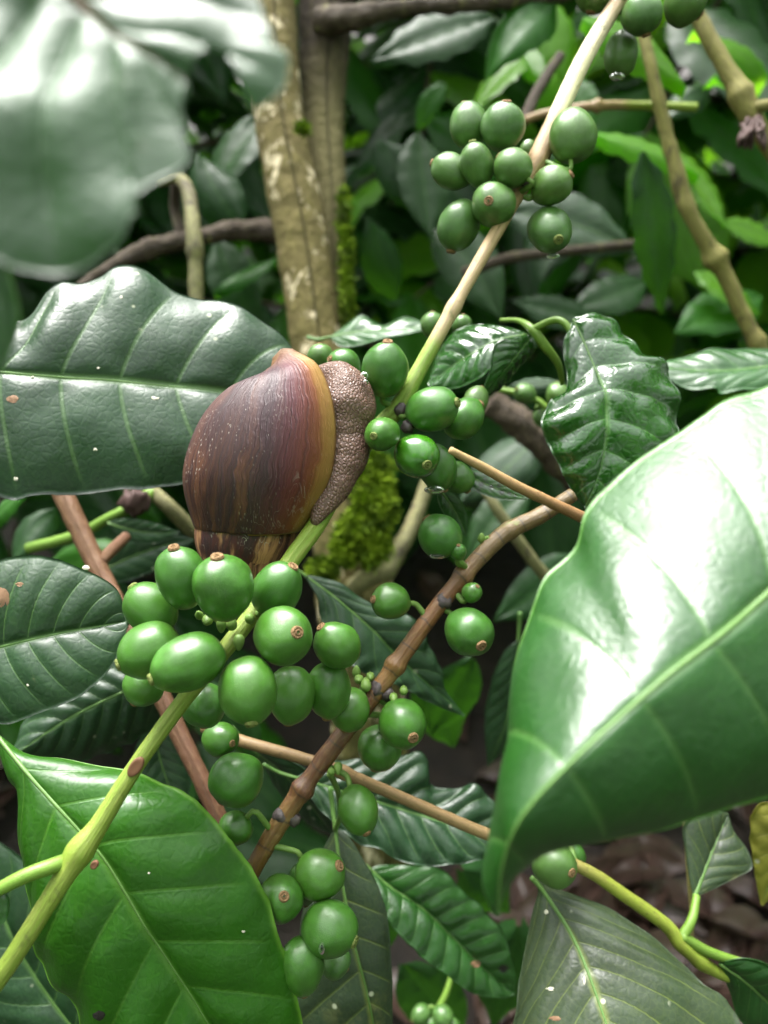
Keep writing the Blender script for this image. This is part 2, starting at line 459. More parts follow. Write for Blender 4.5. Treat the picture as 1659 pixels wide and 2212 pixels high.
# shell
def shell_material():
    m, t, b, out = nmat('snail_shell')
    k = NT(t)
    u, v = k.uv()          # u: turns back from the lip, v: suture (0) to base (1)
    oc = k.obj()
    warp = k.math('MULTIPLY', k.math('SUBTRACT', k.noise(130, oc, 3, .6), .5), .035)
    uu = k.math('ADD', u, warp)
    base = k.ramp(uu, ((0, (.18, .085, .022)), (.010, (.25, .14, .033)), (.040, (.23, .11, .026)), (.054, (.16, .048, .016)), (.082, (.11, .024, .016)), (.118, (.075, .016, .022)), (.16, (.034, .010, .015)), (.24, (.026, .007, .009)), (.4, (.036, .009, .008)), (1, (.055, .012, .010))))
    cv = k.new('ShaderNodeCombineXYZ')
    k.link(k.math('MULTIPLY', uu, 17.0), cv.inputs[0]); k.link(k.math('MULTIPLY', v, 1.8), cv.inputs[1])
    st = k.noise(1.0, cv.outputs[0], 4, .6, .6)
    cv2 = k.new('ShaderNodeCombineXYZ')
    k.link(k.math('MULTIPLY', uu, 150.0), cv2.inputs[0]); k.link(k.math('MULTIPLY', v, 1.6), cv2.inputs[1])
    fine = k.noise(1.0, cv2.outputs[0], 3, .6)
    away = k.smooth(u, .10, .2)
    # tan streaks, stronger towards the suture and on the spire
    low = k.math('MULTIPLY', k.smooth(v, .62, .1), 1.0)
    spire = k.smooth(u, .9, 1.1)
    amt = k.math('MULTIPLY', k.smooth(st, .46, .66), k.math('MULTIPLY', away, k.math('ADD', k.math('ADD', k.math('MULTIPLY', low, .50), .22), k.math('MULTIPLY', spire, .8), clamp=True)))
    c = k.mix(amt, base, k.mix(spire, (.20, .075, .030), (.48, .24, .11)))
    dark = k.math('MULTIPLY', k.smooth(st, .46, .34), k.math('MULTIPLY', away, .7))
    c = k.mix(dark, c, (.022, .012, .014))
    dk = k.math('MULTIPLY', k.smooth(fine, .48, .66), k.math('MULTIPLY', k.smooth(u, .05, .1), .6))
    c = k.mix(dk, c, (.025, .012, .018))
    # worn purple-grey periostracum towards the base
    c = k.mix(k.math('MULTIPLY', k.smooth(v, .45, .9), k.math('MULTIPLY', k.smooth(u, .06, .12), .22)), c, (.09, .040, .050))
    c = k.mix(k.math('MULTIPLY', k.smooth(v, .86, .97), .75), c, (.10, .042, .022))
    c = k.mix(k.math('MULTIPLY', k.smooth(v, .030, .004), .8), c, (.016, .008, .006))
    # dry pale scratches and specks
    wv = k.new('ShaderNodeTexVoronoi'); wv.inputs['Scale'].default_value = 1000
    k.link(k.scaled(oc, (1.3, 1.1, .42)), wv.inputs['Vector'])
    sp = k.math('MULTIPLY', k.smooth(wv.outputs['Distance'], .24, .14), k.smooth(k.noise(70, oc, 4, .7), .44, .60))
    lines = k.smooth(k.math('ABSOLUTE', k.math('SUBTRACT', k.noise(170, k.scaled(oc, (1.6, 1.6, .7)), 2, .5, 1.2), .5)), .010, .003)
    ln = k.math('MULTIPLY', lines, k.smooth(k.noise(60, oc, 3, .6), .50, .60))
    c = k.mix(k.math('MULTIPLY', k.math('MAXIMUM', sp, ln), k.math('ADD', .22, k.math('MULTIPLY', k.smooth(u, .1, .3), .40))), c, (.42, .37, .33))
    k.link(c, b.inputs['Base Color'])
    rr = k.math('ADD', .47, k.math('MULTIPLY', k.smooth(u, .15, .5), .12))
    k.link(k.math('ADD', rr, k.math('MULTIPLY', st, .1)), b.inputs['Roughness'])
    b.inputs['Specular IOR Level'].default_value = .45
    h = k.math('ADD', k.math('MULTIPLY', fine, .7), k.math('MULTIPLY', st, .4))
    h = k.math('ADD', h, k.math('MULTIPLY', k.noise(260, oc, 3, .6), .35))
    k.link(k.bump(h, .6, .0008), b.inputs['Normal'])
    return m
M['shell'] = shell_material()

def skin_material():
    m, t, b, out = nmat('snail_skin')
    k = NT(t)
    oc = k.obj()
    w = k.new('ShaderNodeVectorMath', operation='ADD')
    nz = k.new('ShaderNodeTexNoise'); nz.inputs['Scale'].default_value = 300
    k.link(oc, nz.inputs['Vector'])
    sc = k.new('ShaderNodeVectorMath', operation='SCALE'); sc.inputs['Scale'].default_value = .0008
    k.link(nz.outputs['Color'], sc.inputs[0])
    k.link(oc, w.inputs[0]); k.link(sc.outputs[0], w.inputs[1])
    cell = k.vor(1250, k.scaled(w.outputs[0], (1.0, 1.0, .55)), 'DISTANCE_TO_EDGE')
    cells = k.smooth(cell, .0, .34)
    big = k.noise(110, oc, 3)
    c = k.mix(k.smooth(big, .35, .7), (.115, .062, .042), (.20, .118, .085))
    c = k.mix(cells, (.10, .052, .038), c)
    k.link(c, b.inputs['Base Color'])
    b.inputs['Roughness'].default_value = .43
    b.inputs['Subsurface Weight'].default_value = .1
    b.inputs['Subsurface Radius'].default_value = (.002, .001, .0007)
    b.inputs['Subsurface Scale'].default_value = 1.0
    k.link(k.bump(k.math('ADD', cells, k.math('MULTIPLY', k.noise(420, oc, 3), .9)), .5, .0005), b.inputs['Normal'])
    return m
M['skin'] = skin_material()

def water_material():
    m, t, b, out = nmat('water')
    b.inputs['Base Color'].default_value = (1, 1, 1, 1)
    b.inputs['Transmission Weight'].default_value = 1.0
    b.inputs['IOR'].default_value = 1.33
    b.inputs['Roughness'].default_value = .01
    return m
M['water'] = water_material()

# ------------------------------------------------------------------ leaves
def leaf_geo(mid, left, right, nt=70, ns=16, nv=9, slope=.28, quilt=.0011, arch=.002, ripple=.0, rip_n=9, dl=0.0, dr=0.0, seed=0., crumple=.0006, margin=1.0):
    """Blade lofted from a midrib to its two margins. mid: (px,py,depth); margins: (px,py[,depth]); dl/dr: how much farther the margins lie."""
    mid = np.asarray(mid, float)
    mp = spline(PN(mid), nt)
    md = spline(mid, nt)[:, 2]
    out = []
    tt_ = np.linspace(0, 1, nt)
    for side, off in ((left, dl), (right, dr)):
        side = [tuple(p) for p in side]
        s2 = spline(np.array([p[:2] for p in side], float), nt)
        if len(side[0]) > 2:
            dd = spline(np.array([(p[0], p[1], p[2] * 1000) for p in side], float), nt)[:, 2] / 1000
        else:
            tt = np.linspace(0, 1, nt)
            dd = md + off * np.clip(np.sin(PI * np.clip(tt, .02, .98)), 0, 1) ** .6
        e3 = PN(np.column_stack([s2, dd]))
        en = np.sin(PI * tt_)[:, None] * (e3 - mp)
        e3 = e3 + en * margin * (vnoise(e3, 130., seed + off * 31) * .05 + vnoise(e3, 420., seed + 2.) * .012)[:, None]
        out.append(e3)
    t = np.linspace(0, 1, nt)
    rows, uvs = [], []
    S = np.linspace(-1, 1, 2 * ns + 1)
    V = np.zeros((nt, 2 * ns + 1, 3))
    U = np.zeros((nt, 2 * ns + 1, 2))
    for j, s in enumerate(S):
        e = out[0] if s < 0 else out[1]
        a = abs(s)
        V[:, j] = mp * (1 - a) + e * a
        U[:, j, 0] = (t - slope * a ** 1.15 * (1 - .3 * t)) * nv
        U[:, j, 1] = s * .5 + .5
    du = np.gradient(V, axis=0); dv = np.gradient(V, axis=1)
    N = np.cross(du, dv)
    N /= np.linalg.norm(N, axis=2)[..., None] + 1e-15
    view = C0 - V
    sign = np.sign((N * view).sum(2))
    sg = 1.0 if np.median(sign) >= 0 else -1.0
    N *= sg
    A = np.abs(S)[None, :]
    width = np.linalg.norm(out[0] - mp, axis=1)[:, None] * (S < 0)[None, :] + np.linalg.norm(out[1] - mp, axis=1)[:, None] * (S >= 0)[None, :]
    wn_ = np.clip(width / .02, .05, 1.5)
    ph = U[..., 0]
    q = np.abs(np.sin(PI * ph)) ** .7
    fade = np.clip(A / .12, 0, 1) * np.clip((1 - A) / .25, 0, 1) ** .7
    h = quilt * (q - .5) * fade * wn_
    h += arch * (4 * A * (1 - A)) * wn_
    h -= .0004 * np.exp(-(A / .035) ** 2) * wn_
    if ripple:
        h += ripple * np.sin(t[:, None] * 2 * PI * rip_n + np.sign(S)[None, :] * 1.3 + 2 * np.sin(t[:, None] * 7 + seed)) * A ** 3 * wn_
    if crumple:
        h += (vnoise(V.reshape(-1, 3), 55., seed).reshape(h.shape) * crumple * 1.6 + vnoise(V.reshape(-1, 3), 140., seed + 3).reshape(h.shape) * crumple * .5) * np.clip(wn_, 0, 1)
    V = V + N * h[..., None]
    return V, U, N, sg

LEAF_TOP = {}

def on_leaf(name, px, py, lift=0.0):
    """the point of a built leaf's upper face that shows at (px, py)"""
    top, N, pp = LEAF_TOP[name]
    i = np.argmin(((pp - (px, py)) ** 2).sum(1))
    dr = P(px, py, 1.0) - C0
    t = np.dot(top[i] - C0, N[i]) / np.dot(dr, N[i])
    return C0 + dr * t + N[i] * lift

def build_leaf(name, parent, mat, mid, left, right, thick=.00035, rib=None, rib_r=3.0, rib_mat=None, label=None, cut=(), spots=(), **kw):
    V, U, N, sg = leaf_geo(mid, left, right, **kw)
    nt, nn = V.shape[:2]
    top = V.reshape(-1, 3)
    bot = (V - N * thick).reshape(-1, 3)
    F = grid_faces(nt, nn)
    if sg > 0: F = [f[::-1] for f in F]
    n = len(top)
    if cut:                                   # eaten bites and holes, given on the photo grid
        vc = (top - C0) @ Rm
        pp = np.stack([vc[:, 0] / -vc[:, 2] * FPX + CX, -vc[:, 1] / -vc[:, 2] * FPX + CY], 1)
        def inside(q, poly):
            w = False
            for (x1, y1), (x2, y2) in zip(poly, poly[1:] + poly[:1]):
                if (y1 > q[1]) != (y2 > q[1]) and q[0] < (x2 - x1) * (q[1] - y1) / (y2 - y1) + x1: w = not w
            return w
        dead = np.zeros(len(F), bool)
        for poly in cut:
            lo, hi = np.min(poly, 0), np.max(poly, 0)
            for i, f in enumerate(F):
                q = pp[list(f)].mean(0)
                if (q > lo).all() and (q < hi).all() and inside(q, list(poly)): dead[i] = True
        F = [f for f, k in zip(F, dead) if not k]
    FB = [tuple(i + n for i in f[::-1]) for f in F]
    rim = [i * nn for i in range(nt)] + [(nt - 1) * nn + j for j in range(1, nn)] + [i * nn + nn - 1 for i in range(nt - 2, -1, -1)] + [j for j in range(nn - 2, 0, -1)]
    FR = []
    edges = {frozenset(e) for f in F for e in zip(f, f[1:] + f[:1])}
    for a, b in zip(rim, rim[1:] + rim[:1]):
        if frozenset((a, b)) not in edges: continue
        f = (a, b, b + n, a + n)
        FR.append(f if sg > 0 else f[::-1])
    uv = np.vstack([U.reshape(-1, 2)] * 2)
    o = mesh_obj(name, np.vstack([top, bot]), F + FB + FR, mat, uv, parent)
    if label: o['label'] = label
    vc = (top - C0) @ Rm
    LEAF_TOP[o.name] = (top, N.reshape(-1, 3), np.stack([vc[:, 0] / -vc[:, 2] * FPX + CX, -vc[:, 1] / -vc[:, 2] * FPX + CY], 1))
    for (sx, sy, rx, ry, sm) in spots:
        ring = [(0, 0)] + [(rr_ * math.cos(a) * (1 + .3 * mnoise.noise(Vector((math.cos(a) * 1.5 + sx, math.sin(a) * 1.5, sy)))), rr_ * math.sin(a) * (1 + .3 * mnoise.noise(Vector((math.cos(a) * 1.5 + sy, math.sin(a) * 1.5, sx))))) for rr_ in (.6, 1.0) for a in np.linspace(0, 2 * PI, 16, endpoint=False)]
        VS = [on_leaf(o.name, sx + x * rx, sy + y * ry, .00012 if max(abs(x), abs(y)) < .3 or q < 17 else .00003) for q, (x, y) in enumerate(ring)]
        FS = [(0, 1 + j, 1 + (j + 1) % 16) for j in range(16)] + [(1 + j, 17 + j, 17 + (j + 1) % 16, 1 + (j + 1) % 16) for j in range(16)]
        mesh_obj('blemish', VS, FS, M[sm], None, o)
    # the midrib: a tapering ridge that stands proud on both faces
    c = nn // 2
    d = np.linalg.norm(V[:, c] - C0, axis=1).mean()
    r0 = rib_r * d / FPX
    t = np.linspace(0, 1, nt)
    path = V[:, c] + N[:, c] * (-.15 * r0)
    RV, RF, RU = tube_geo(path, r0 * (1.05 - .85 * t), 8, cap=True)
    mesh_obj('midrib', RV, RF, rib_mat or M['midrib'], RU, o)
    return o

def lens(base, tip, w, db, dt, bend=0.0, skew=0.0, n=11, point=1.0):
    """midrib and margins of an elliptic, drip-tipped coffee leaf between two photo points"""
    b = np.array(base, float); e = np.array(tip, float)
    ax = e - b; L = np.linalg.norm(ax); ax /= L
    nr = np.array((-ax[1], ax[0]))
    t = np.linspace(0, 1, n)
    prof = np.sin(PI * t ** .85) ** .75 * (1 - .35 * np.clip((t - .75) / .25, 0, 1))
    prof[0] = .02; prof[-1] = .01
    cen = b + ax * (t * L)[:, None] + nr * (bend * L * np.sin(PI * t))[:, None]
    d = db + (dt - db) * t
    mid = np.column_stack([cen, d])
    le = cen + nr * (w * prof * (1 + skew))[:, None]
    ri = cen - nr * (w * prof * (1 - skew))[:, None]
    return mid, le, ri

# ------------------------------------------------------------------ cherries
def lathe(profile, nseg):
    V, F = [], []
    for (r, z) in profile:
        for j in range(nseg):
            a = 2 * PI * j / nseg
            V.append((r * math.cos(a), r * math.sin(a), z))
    return V, grid_faces(len(profile), nseg, True)

def cherry_mesh(name, mat, k):
    prof = []
    for i in range(25):
        a = PI * i / 24
        r, z = math.sin(a), -math.cos(a)
        r *= 1 - .05 * z * (1 if k != 1 else -.6)
        if z > 0: z = z * (1 - .06 * z)
        prof.append((max(r, .004), z))
    V, F = lathe(prof, 36)
    V = np.array(V)
    lump = vnoise(V * .9, 1.0, 3.1 * k) * .10 + vnoise(V * 2.2, 1.0, 1.7 * k) * .02
    V = V * (1 + lump)[:, None]
    V[:, 0] *= 1 + .03 * (k - 1)
    return make_mesh(name, V, F, mat)

CH = {m: [cherry_mesh('cherry', M[m], k) for k in range(3)] for m in ('cherry', 'cherry_pale', 'cherry_wet')}

def navel_mesh(mat):
    prof = [(r_ * .86, z_ + .012) for (r_, z_) in [(.27, .885), (.245, .945), (.215, .972), (.185, .968), (.15, .945), (.125, .955), (.10, .985), (.075, .985), (.055, .93), (.03, .90), (.002, .895)]]
    V, F = lathe(prof, 22)
    V = np.array(V)
    V[:, 2] += vnoise(V, 4.0, 1.7) * .018
    V[:, :2] *= 1 + .1 * vnoise(V, 3.0, 9.)[:, None]
    return make_mesh('navel', V, F, mat)

NAV = {'b': navel_mesh(M['navel_brown']), 'g': navel_mesh(M['navel_green'])}

def cherry(parent, cx, cy, a, l, nx, ny, d, front=True, mat='cherry', nav='b', stem=None, k=None):
    dx, dy = nx - cx, -(ny - cy)
    off = math.hypot(dx, dy)
    lr = max(l, a) * 1.0
    f = min(off / lr, .985)
    z = math.sqrt(1 - f * f) * (1 if front else -1)
    if not front:
        f, z = .985, -.17
    u = np.array((dx / (off + 1e-9) * f, dy / (off + 1e-9) * f, z))
    ratio = l / a
    if f < .75: ratio = max(ratio, 1.10)
    axis = Vector(Rm @ u).normalized()
    am = a * d / FPX
    q = axis.to_track_quat('Z', 'Y').to_matrix().to_4x4()
    spin = Matrix.Rotation(random.uniform(0, 6.28), 4, 'Z')
    wm = Matrix.Translation(Vector(P(cx, cy, d))) @ q @ spin @ Matrix.Diagonal((am, am, am * ratio, 1))
    o = bpy.data.objects.new('cherry', CH[mat][random.randrange(3) if k is None else k])
    register(o, wm, parent)
    nv = bpy.data.objects.new('navel', NAV[nav])
    register(nv, wm.copy(), o)
    if stem is not None:
        c = P(cx, cy, d)
        p0 = c - np.array(axis) * am * ratio * .93
        j = np.argmin(np.linalg.norm(stem - p0, axis=1))
        p2 = stem[j]
        dist = np.linalg.norm(p2 - p0)
        if .0004 < dist < .011:
            p1 = p0 - np.array(axis) * min(.35 * dist, .004)
            V, F, uv = tube_geo(spline([p0, p1, p1 * .35 + p2 * .65, p2], 10), np.linspace(.0007, .0009, 10), 8, .12, 500)
            mesh_obj('stalk', V, F, M['stalk'], uv, o)
    return o

# ================================================================== the ground
def ground():
    n = 90
    g = np.concatenate([np.linspace(-60, -3, 10)[:-1], np.linspace(-3, 3, n), np.linspace(3, 60, 10)[1:]])
    X, Y = np.meshgrid(g, g + 1.5, indexing='ij')
    pts = np.stack([X, Y, np.zeros_like(X)], -1).reshape(-1, 3)
    pts[:, 2] = vnoise(pts, 1.4) * .03 + vnoise(pts, 6., 2.) * .012
    pts[:, 2] *= np.exp(-(np.linalg.norm(pts[:, :2], axis=1) / 6) ** 2)
    o = mesh_obj('ground', pts, grid_faces(len(g), len(g)), M['soil'])
    tag(o, kind='structure')
ground()

def on_ground(px, py, z=0.0):
    a, b = P(px, py, 1.0), C0
    dr = a - b
    return b + dr * ((z - b[2]) / dr[2])

def dead_leaf_mesh(k):
    nt, nn = 12, 7
    t = np.linspace(0, 1, nt)[:, None]; s = np.linspace(-1, 1, nn)[None, :]
    w = .24 * np.sin(PI * np.clip(t, .02, .98)) ** .8
    x = (t - .5) + 0 * s
    y = w * s
    curl = .10 + .06 * k
    z = curl * (s ** 2) * w * 4 + .10 * (t - .5) ** 2 * (1 if k % 2 else -1) + .02 * np.sin(9 * t + k) * s
    V = np.stack([x, y, z], -1).reshape(-1, 3)
    V[:, 2] += vnoise(V, 5., k * 3.3) * .05
    me = make_mesh('dead_leaf', V, grid_faces(nt, nn), M['dead_leaf'])
    return me
DEAD = [dead_leaf_mesh(k) for k in range(4)]
for i in range(120):
    if i < 70: p = on_ground(random.uniform(1050, 1800), random.uniform(1550, 2300))
    else: p = on_ground(random.uniform(-100, 1659), random.uniform(1300, 2300))
    o = bpy.data.objects.new('dead_leaf', DEAD[i % 4])
    s = random.uniform(.07, .14)
    wm = Matrix.Translation(Vector((p[0], p[1], .012 + .02 * random.random()))) @ Matrix.Rotation(random.uniform(0, 6.28), 4, 'Z') @ Matrix.Rotation(random.uniform(-.35, .35), 4, 'X') @ Matrix.Rotation(random.uniform(-.25, .25), 4, 'Y') @ Matrix.Diagonal((s, s, s, 1))
    register(o, wm)
    tag(o, 'curled brown dead leaf lying in the litter on the ground', 'dead leaf', 'dead leaves on the ground')

# ================================================================== trunk of the coffee tree
tree = empty('coffee_tree', P(760, 1500, .52), 'pale patchy coffee trunk in two stems with moss behind the snail', 'coffee tree')
o, tr1 = tube('trunk', [(572, -160, .53), (588, 0, .53), (601, 240, .52), (649, 500, .51), (687, 760, .50), (735, 1050, .49), (765, 1280, .49), (790, 1500, .50), (830, 1900, .56)],
              [48, 49, 53, 57, 55, 68, 84, 80, 80], M['trunk'], tree, 200, 48, .055, 75.)
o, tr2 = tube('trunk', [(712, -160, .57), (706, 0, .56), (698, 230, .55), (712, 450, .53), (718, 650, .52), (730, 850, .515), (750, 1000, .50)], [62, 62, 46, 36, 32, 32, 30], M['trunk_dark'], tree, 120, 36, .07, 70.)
tag(o, 'darker second stem rising behind the pale stem')
tube('branch', [(690, 46, .54), (760, 38, .53), (870, 18, .53), (1000, 8, .52), (1180, -8, .52), (1300, -30, .52)], [30, 26, 17, 18, 16, 14], M['bark_dark'], tree, 110, 20, .22, 130.)
tube('branch', [(600, 500, .53), (520, 497, .53), (430, 512, .52), (330, 535, .52), (260, 565, .51), (150, 640, .50)], [26, 21, 18, 20, 17, 15], M['bark_dark'], tree, 110, 20, .24, 130.)
tube('branch', [(340, 395, .50), (385, 385, .50), (408, 420, .49), (418, 500, .48), (422, 560, .48), (424, 650, .48), (430, 760, .48)], [9, 13, 15, 17, 15, 15, 14], M['bark_grey'], tree, 70, 16, .12, 110., ((.55, .25, .03),))
tube('branch', [(380, 395, .51), (378, 450, .52), (392, 505, .52)], [12, 11, 13], M['bark_dark'], tree, 24, 10, .1, 110.)
tube('branch', [(330, 1062, .34), (370, 1100, .34), (420, 1150, .35), (520, 1230, .37)], [15, 16, 17, 17], M['bark_grey'], tree, 50, 14, .10, 110.)
tube('branch', [(925, 1040, .46), (895, 1120, .455), (865, 1180, .45), (830, 1225, .45), (760, 1270, .46)], [14, 17, 20, 24, 20], M['bark_grey'], tree, 50, 14, .14, 110., ((.7, .25, .1),))
tube('branch', [(1060, 870, .42), (1110, 905, .42), (1160, 950, .42), (1210, 1010, .43), (1300, 1100, .45)], [30, 32, 30, 26, 24], M['bark_dark'], tree, 90, 20, .24, 130.)
tube('branch', [(1050, 1060, .40), (1080, 1110, .40), (1150, 1210, .41), (1200, 1270, .42)], [11, 12, 13, 13], M['bark_grey'], tree, 40, 12, .1, 110.)

def moss(center_pts, count, spread, seed):
    r = np.random.default_rng(seed)
    V, F = [], []
    for i in range(count):
        px, py, d, rx, ry = center_pts[r.integers(len(center_pts))]
        a = r.uniform(0, 2 * PI); q = math.sqrt(r.random())
        x, y = px + rx * q * math.cos(a), py + ry * q * math.sin(a)
        p = P(x, y, d + .006 * q * q - r.random() * .004)
        out = Rm @ np.array(((x - px) / rx * .9 + r.normal() * .5, -(y - py) / ry * .4 + r.normal() * .5, 1.0))
        out /= np.linalg.norm(out)
        L = r.uniform(.0025, .0065) * spread
        side = np.cross(out, r.normal(size=3)); side /= np.linalg.norm(side)
        w = L * .16
        b = len(V)
        bend = r.normal(size=3) * L * .35
        V += [p - side * w, p + side * w, p + out * L * .6 + side * w * 1.1 + bend * .4, p + out * L * .6 - side * w * 1.1 + bend * .4, p + out * L + bend]
        F += [(b, b + 1, b + 2, b + 3), (b + 3, b + 2, b + 4)]
    return V, F
V, F = moss([(800, 1050, .452, 48, 65), (808, 1105, .447, 48, 55), (780, 1150, .445, 55, 50), (815, 1195, .446, 40, 40), (808, 1010, .456, 36, 32), (745, 1185, .447, 28, 40), (700, 1230, .447, 30, 26)], 15000, .62, 3)
mo = mesh_obj('moss', V, F, M['moss'], None, tree, smooth=False); tag(mo, 'bright green moss cushion on the foot of the trunk', kind='stuff')
V, F = moss([(742, 470, .505, 14, 70), (748, 560, .50, 16, 80), (750, 650, .495, 14, 70), (655, 280, .485, 10, 12)], 3200, .6, 5)
mo = mesh_obj('moss', V, F, M['moss'], None, tree, smooth=False); tag(mo, 'thin strip of moss up the side of the trunk', kind='stuff')

# ================================================================== the fruiting branch the snail sits on
A = empty('coffee_branch', P(185, 1830, .168), 'long green to tan coffee branch the snail sits on, full of green cherries', 'coffee branch')
stemA_px = [(-60, 2190, .163), (20, 2080, .164), (100, 1955, .166), (172, 1840, .169), (215, 1780, .171), (290, 1660, .175), (395, 1515, .181), (520, 1360, .188), (636, 1200, .1990), (686, 1130, .2055), (742, 1030, .2165), (795, 950, .2195), (860, 880, .2195), (905, 800, .2205), (1000, 628, .225), (1110, 435, .233), (1140, 385, .235), (1160, 350, .236), (1195, 270, .238), (1260, 130, .244), (1330, 10, .250), (1390, -90, .255)]
_, sA = tube('stem', stemA_px, [21, 21, 21, 24, 21, 18, 18, 19, 20, 20, 20, 20, 20, 17, 14, 15, 17, 24, 20, 19, 17, 16], M['stem_main'], A, 320, 18, .03, 300., ((.108, .32, .010), (.595, .2, .008)))
V, F, uv = tube_geo(spline([P(196, 1836, .172), P(150, 1858, .169), P(110, 1872, .166), P(60, 1890, .164), P(0, 1920, .163), P(-60, 1960, .163)], 30), np.linspace(.0018, .0013, 30), 10, .04, 300)
mesh_obj('leaf_stalk', V, F, M['shoot'], uv, A)
build_leaf('leaf', A, M['leaf_mid'], [(0, 1925, .163), (-80, 1990, .163), (-200, 2080, .165)], [(0, 1922), (-60, 1900), (-200, 2075)], [(0, 1928), (20, 1945), (-10, 2010), (-200, 2090)], nt=24, ns=6)
# leaf scars on the stem
for (px, py, d, rx, ry) in ((293, 1657, .1728, 13, 24), (204, 1868, .1675, 8, 10)):
    c = P(px, py, d); r = np.array((rx, ry)) * d / FPX
    Vs, Fs = lathe([(.01, .30), (.5, .28), (.8, .36), (1.0, .22), (1.05, -.2)], 18)
    ang = math.radians(-36)
    wm = Matrix.Translation(Vector(c)) @ Matrix(Rm.tolist()).to_4x4() @ Matrix.Rotation(ang, 4, 'Z') @ Matrix.Diagonal((r[0], r[1], .0012, 1))
    o = bpy.data.objects.new('leaf_scar', make_mesh('leaf_scar', Vs, Fs, M['scar']))
    register(o, wm, A)
for (px, py, d, r) in ((866, 886, .217, 15), (882, 922, .2145, 15), (1128, 396, .233, 17)):
    c = P(px, py, d)
    Vs, Fs = lathe([(math.sin(a) + .003, -math.cos(a)) for a in np.linspace(0, PI, 10)], 14)
    Vs = np.array(Vs); Vs *= (1 + .35 * vnoise(Vs, 1.8, px))[:, None]
    mesh_obj('node', c + Vs * r * d / FPX, Fs, M['node_dark'], None, A)

ca = lambda *a, **k: cherry(A, *a, stem=sA, **k)
# lower front cluster
ca(440, 1525, 48, 50, 440, 1570, .194, False)
ca(310, 1484, 45, 47, 300, 1500, .191, False)
ca(755, 1535, 46, 50, 745, 1575, .206, False)
ca(710, 1493, 49, 66, 705, 1555, .197, False)
ca(628, 1504, 52, 67, 622, 1568, .192, False)
ca(727, 1391, 49, 57, 692, 1349, .193, True)
ca(325, 1312, 54, 66, 285, 1270, .183, False, nav='g')
ca(600, 1271, 54, 68, 638, 1219, .185, True)
ca(391, 1246, 55, 75, 381, 1177, .176, True)
ca(482, 1267, 65, 78, 474, 1196, .173, True)
ca(321, 1407, 60, 73, 259, 1434, .175, True, nav='g')
ca(612, 1373, 62, 72, 651, 1357, .174, True)
ca(403, 1434, 60, 86, 330, 1464, .168, True, nav='g')
ca(537, 1494, 64, 77, 550, 1560, .170, True, nav='g')
# middle cluster, beside the snail's head
ca(692, 770, 28, 30, 690, 745, .232, False, mat='cherry_pale')
ca(742, 790, 36, 40, 712, 778, .227, True)
ca(833, 796, 51, 63, 838, 740, .214, True)
ca(1028, 866, 26, 36, 1040, 840, .238, False, mat='cherry_pale')
ca(1003, 902, 43, 52, 1040, 870, .222, False)
ca(935, 883, 49, 62, 990, 872, .212, True, nav='g')
ca(826, 937, 37, 52, 806, 947, .205, True, nav='g', k=1)
ca(992, 1033, 32, 38, 1010, 1060, .228, False)
ca(946, 1012, 40, 54, 960, 1060, .219, False)
ca(902, 985, 49, 51, 921, 1007, .208, True, mat='cherry_wet', nav='g')
ca(933, 700, 26, 29, 935, 673, .270, False, mat='cherry_pale')
ca(998, 702, 22, 24, 1000, 685, .275, False, mat='cherry_pale')
# upper cluster
up = dict(mat='cherry_pale')
ca(1141, 322, 18, 22, 1150, 305, .244, False, **up)
ca(1012, 268, 42, 52, 1004, 220, .240, False, **up)
ca(1087, 273, 47, 52, 1090, 231, .233, True, **up)
ca(973, 370, 37, 49, 940, 352, .236, False, **up)
ca(1030, 355, 37, 50, 1018, 310, .231, True, nav='g', **up)
ca(1107, 361, 41, 43, 1090, 345, .228, False, **up)
ca(1238, 291, 52, 61, 1245, 240, .231, False, **up)
ca(1193, 400, 41, 48, 1232, 384, .229, True, **up)
ca(990, 489, 46, 58, 975, 540, .237, False, **up)
ca(1067, 441, 46, 49, 1049, 451, .229, True, **up)
ca(1189, 498, 47, 60, 1198, 535, .232, True, nav='g', **up)
# cluster at the top edge
ca(1285, -22, 46, 48, 1280, 10, .252, False, **up)
ca(1342, 118, 36, 50, 1338, 160, .258, False, **up)
ca(1387, 33, 44, 44, 1395, 60, .246, False, **up)
ca(1482, 6, 50, 44, 1515, 30, .250, False, **up)

# ================================================================== brown branch below the snail
B = empty('coffee_branch', P(620, 1760, .21), 'shiny brown ringed coffee branch with dark nodes running up to the right', 'coffee branch')
_, sB = tube('stem', [(490, 2000, .205), (552, 1868, .207), (618, 1758, .209), (700, 1640, .211), (822, 1482, .213), (948, 1308, .217), (1075, 1165, .222), (1170, 1112, .224), (1238, 1068, .2245)],
             [18, 19, 21, 21, 19, 18, 19, 18, 15], M['stem_brown'], B, 240, 18, .05, 260., ((.26, .3, .012), (.29, -.12, .02), (.53, .35, .012), (.735, .3, .012), (.86, .15, .01)))
for (px, py, d, r) in ((608, 1762, .2085, 19), (633, 1768, .209, 17), (815, 1490, .2125, 19), (836, 1498, .2128, 16), (958, 1300, .2165, 18)):
    c = P(px, py, d)
    Vs, Fs = lathe([(math.sin(a) + .003, -math.cos(a)) for a in np.linspace(0, PI, 10)], 14)
    Vs = np.array(Vs); Vs *= (1 + .35 * vnoise(Vs, 1.8, px))[:, None]
    mesh_obj('node', c + Vs * r * d / FPX, Fs, M['node_dark'], None, B)
def buds(parent, pts):
    for (px, py, d, r) in pts:
        r *= 1.35
        c = P(px, py, d)
        Vs, Fs = lathe([(math.sin(a) * (1 - .3 * math.cos(a)) + .003, -math.cos(a) * 1.5) for a in np.linspace(0, PI, 8)], 8)
        Vs = np.array(Vs) @ np.array(Matrix.Rotation(px, 3, 'X')) * r * d / FPX
        mesh_obj('bud', c + Vs, Fs, M['stalk'], None, parent)
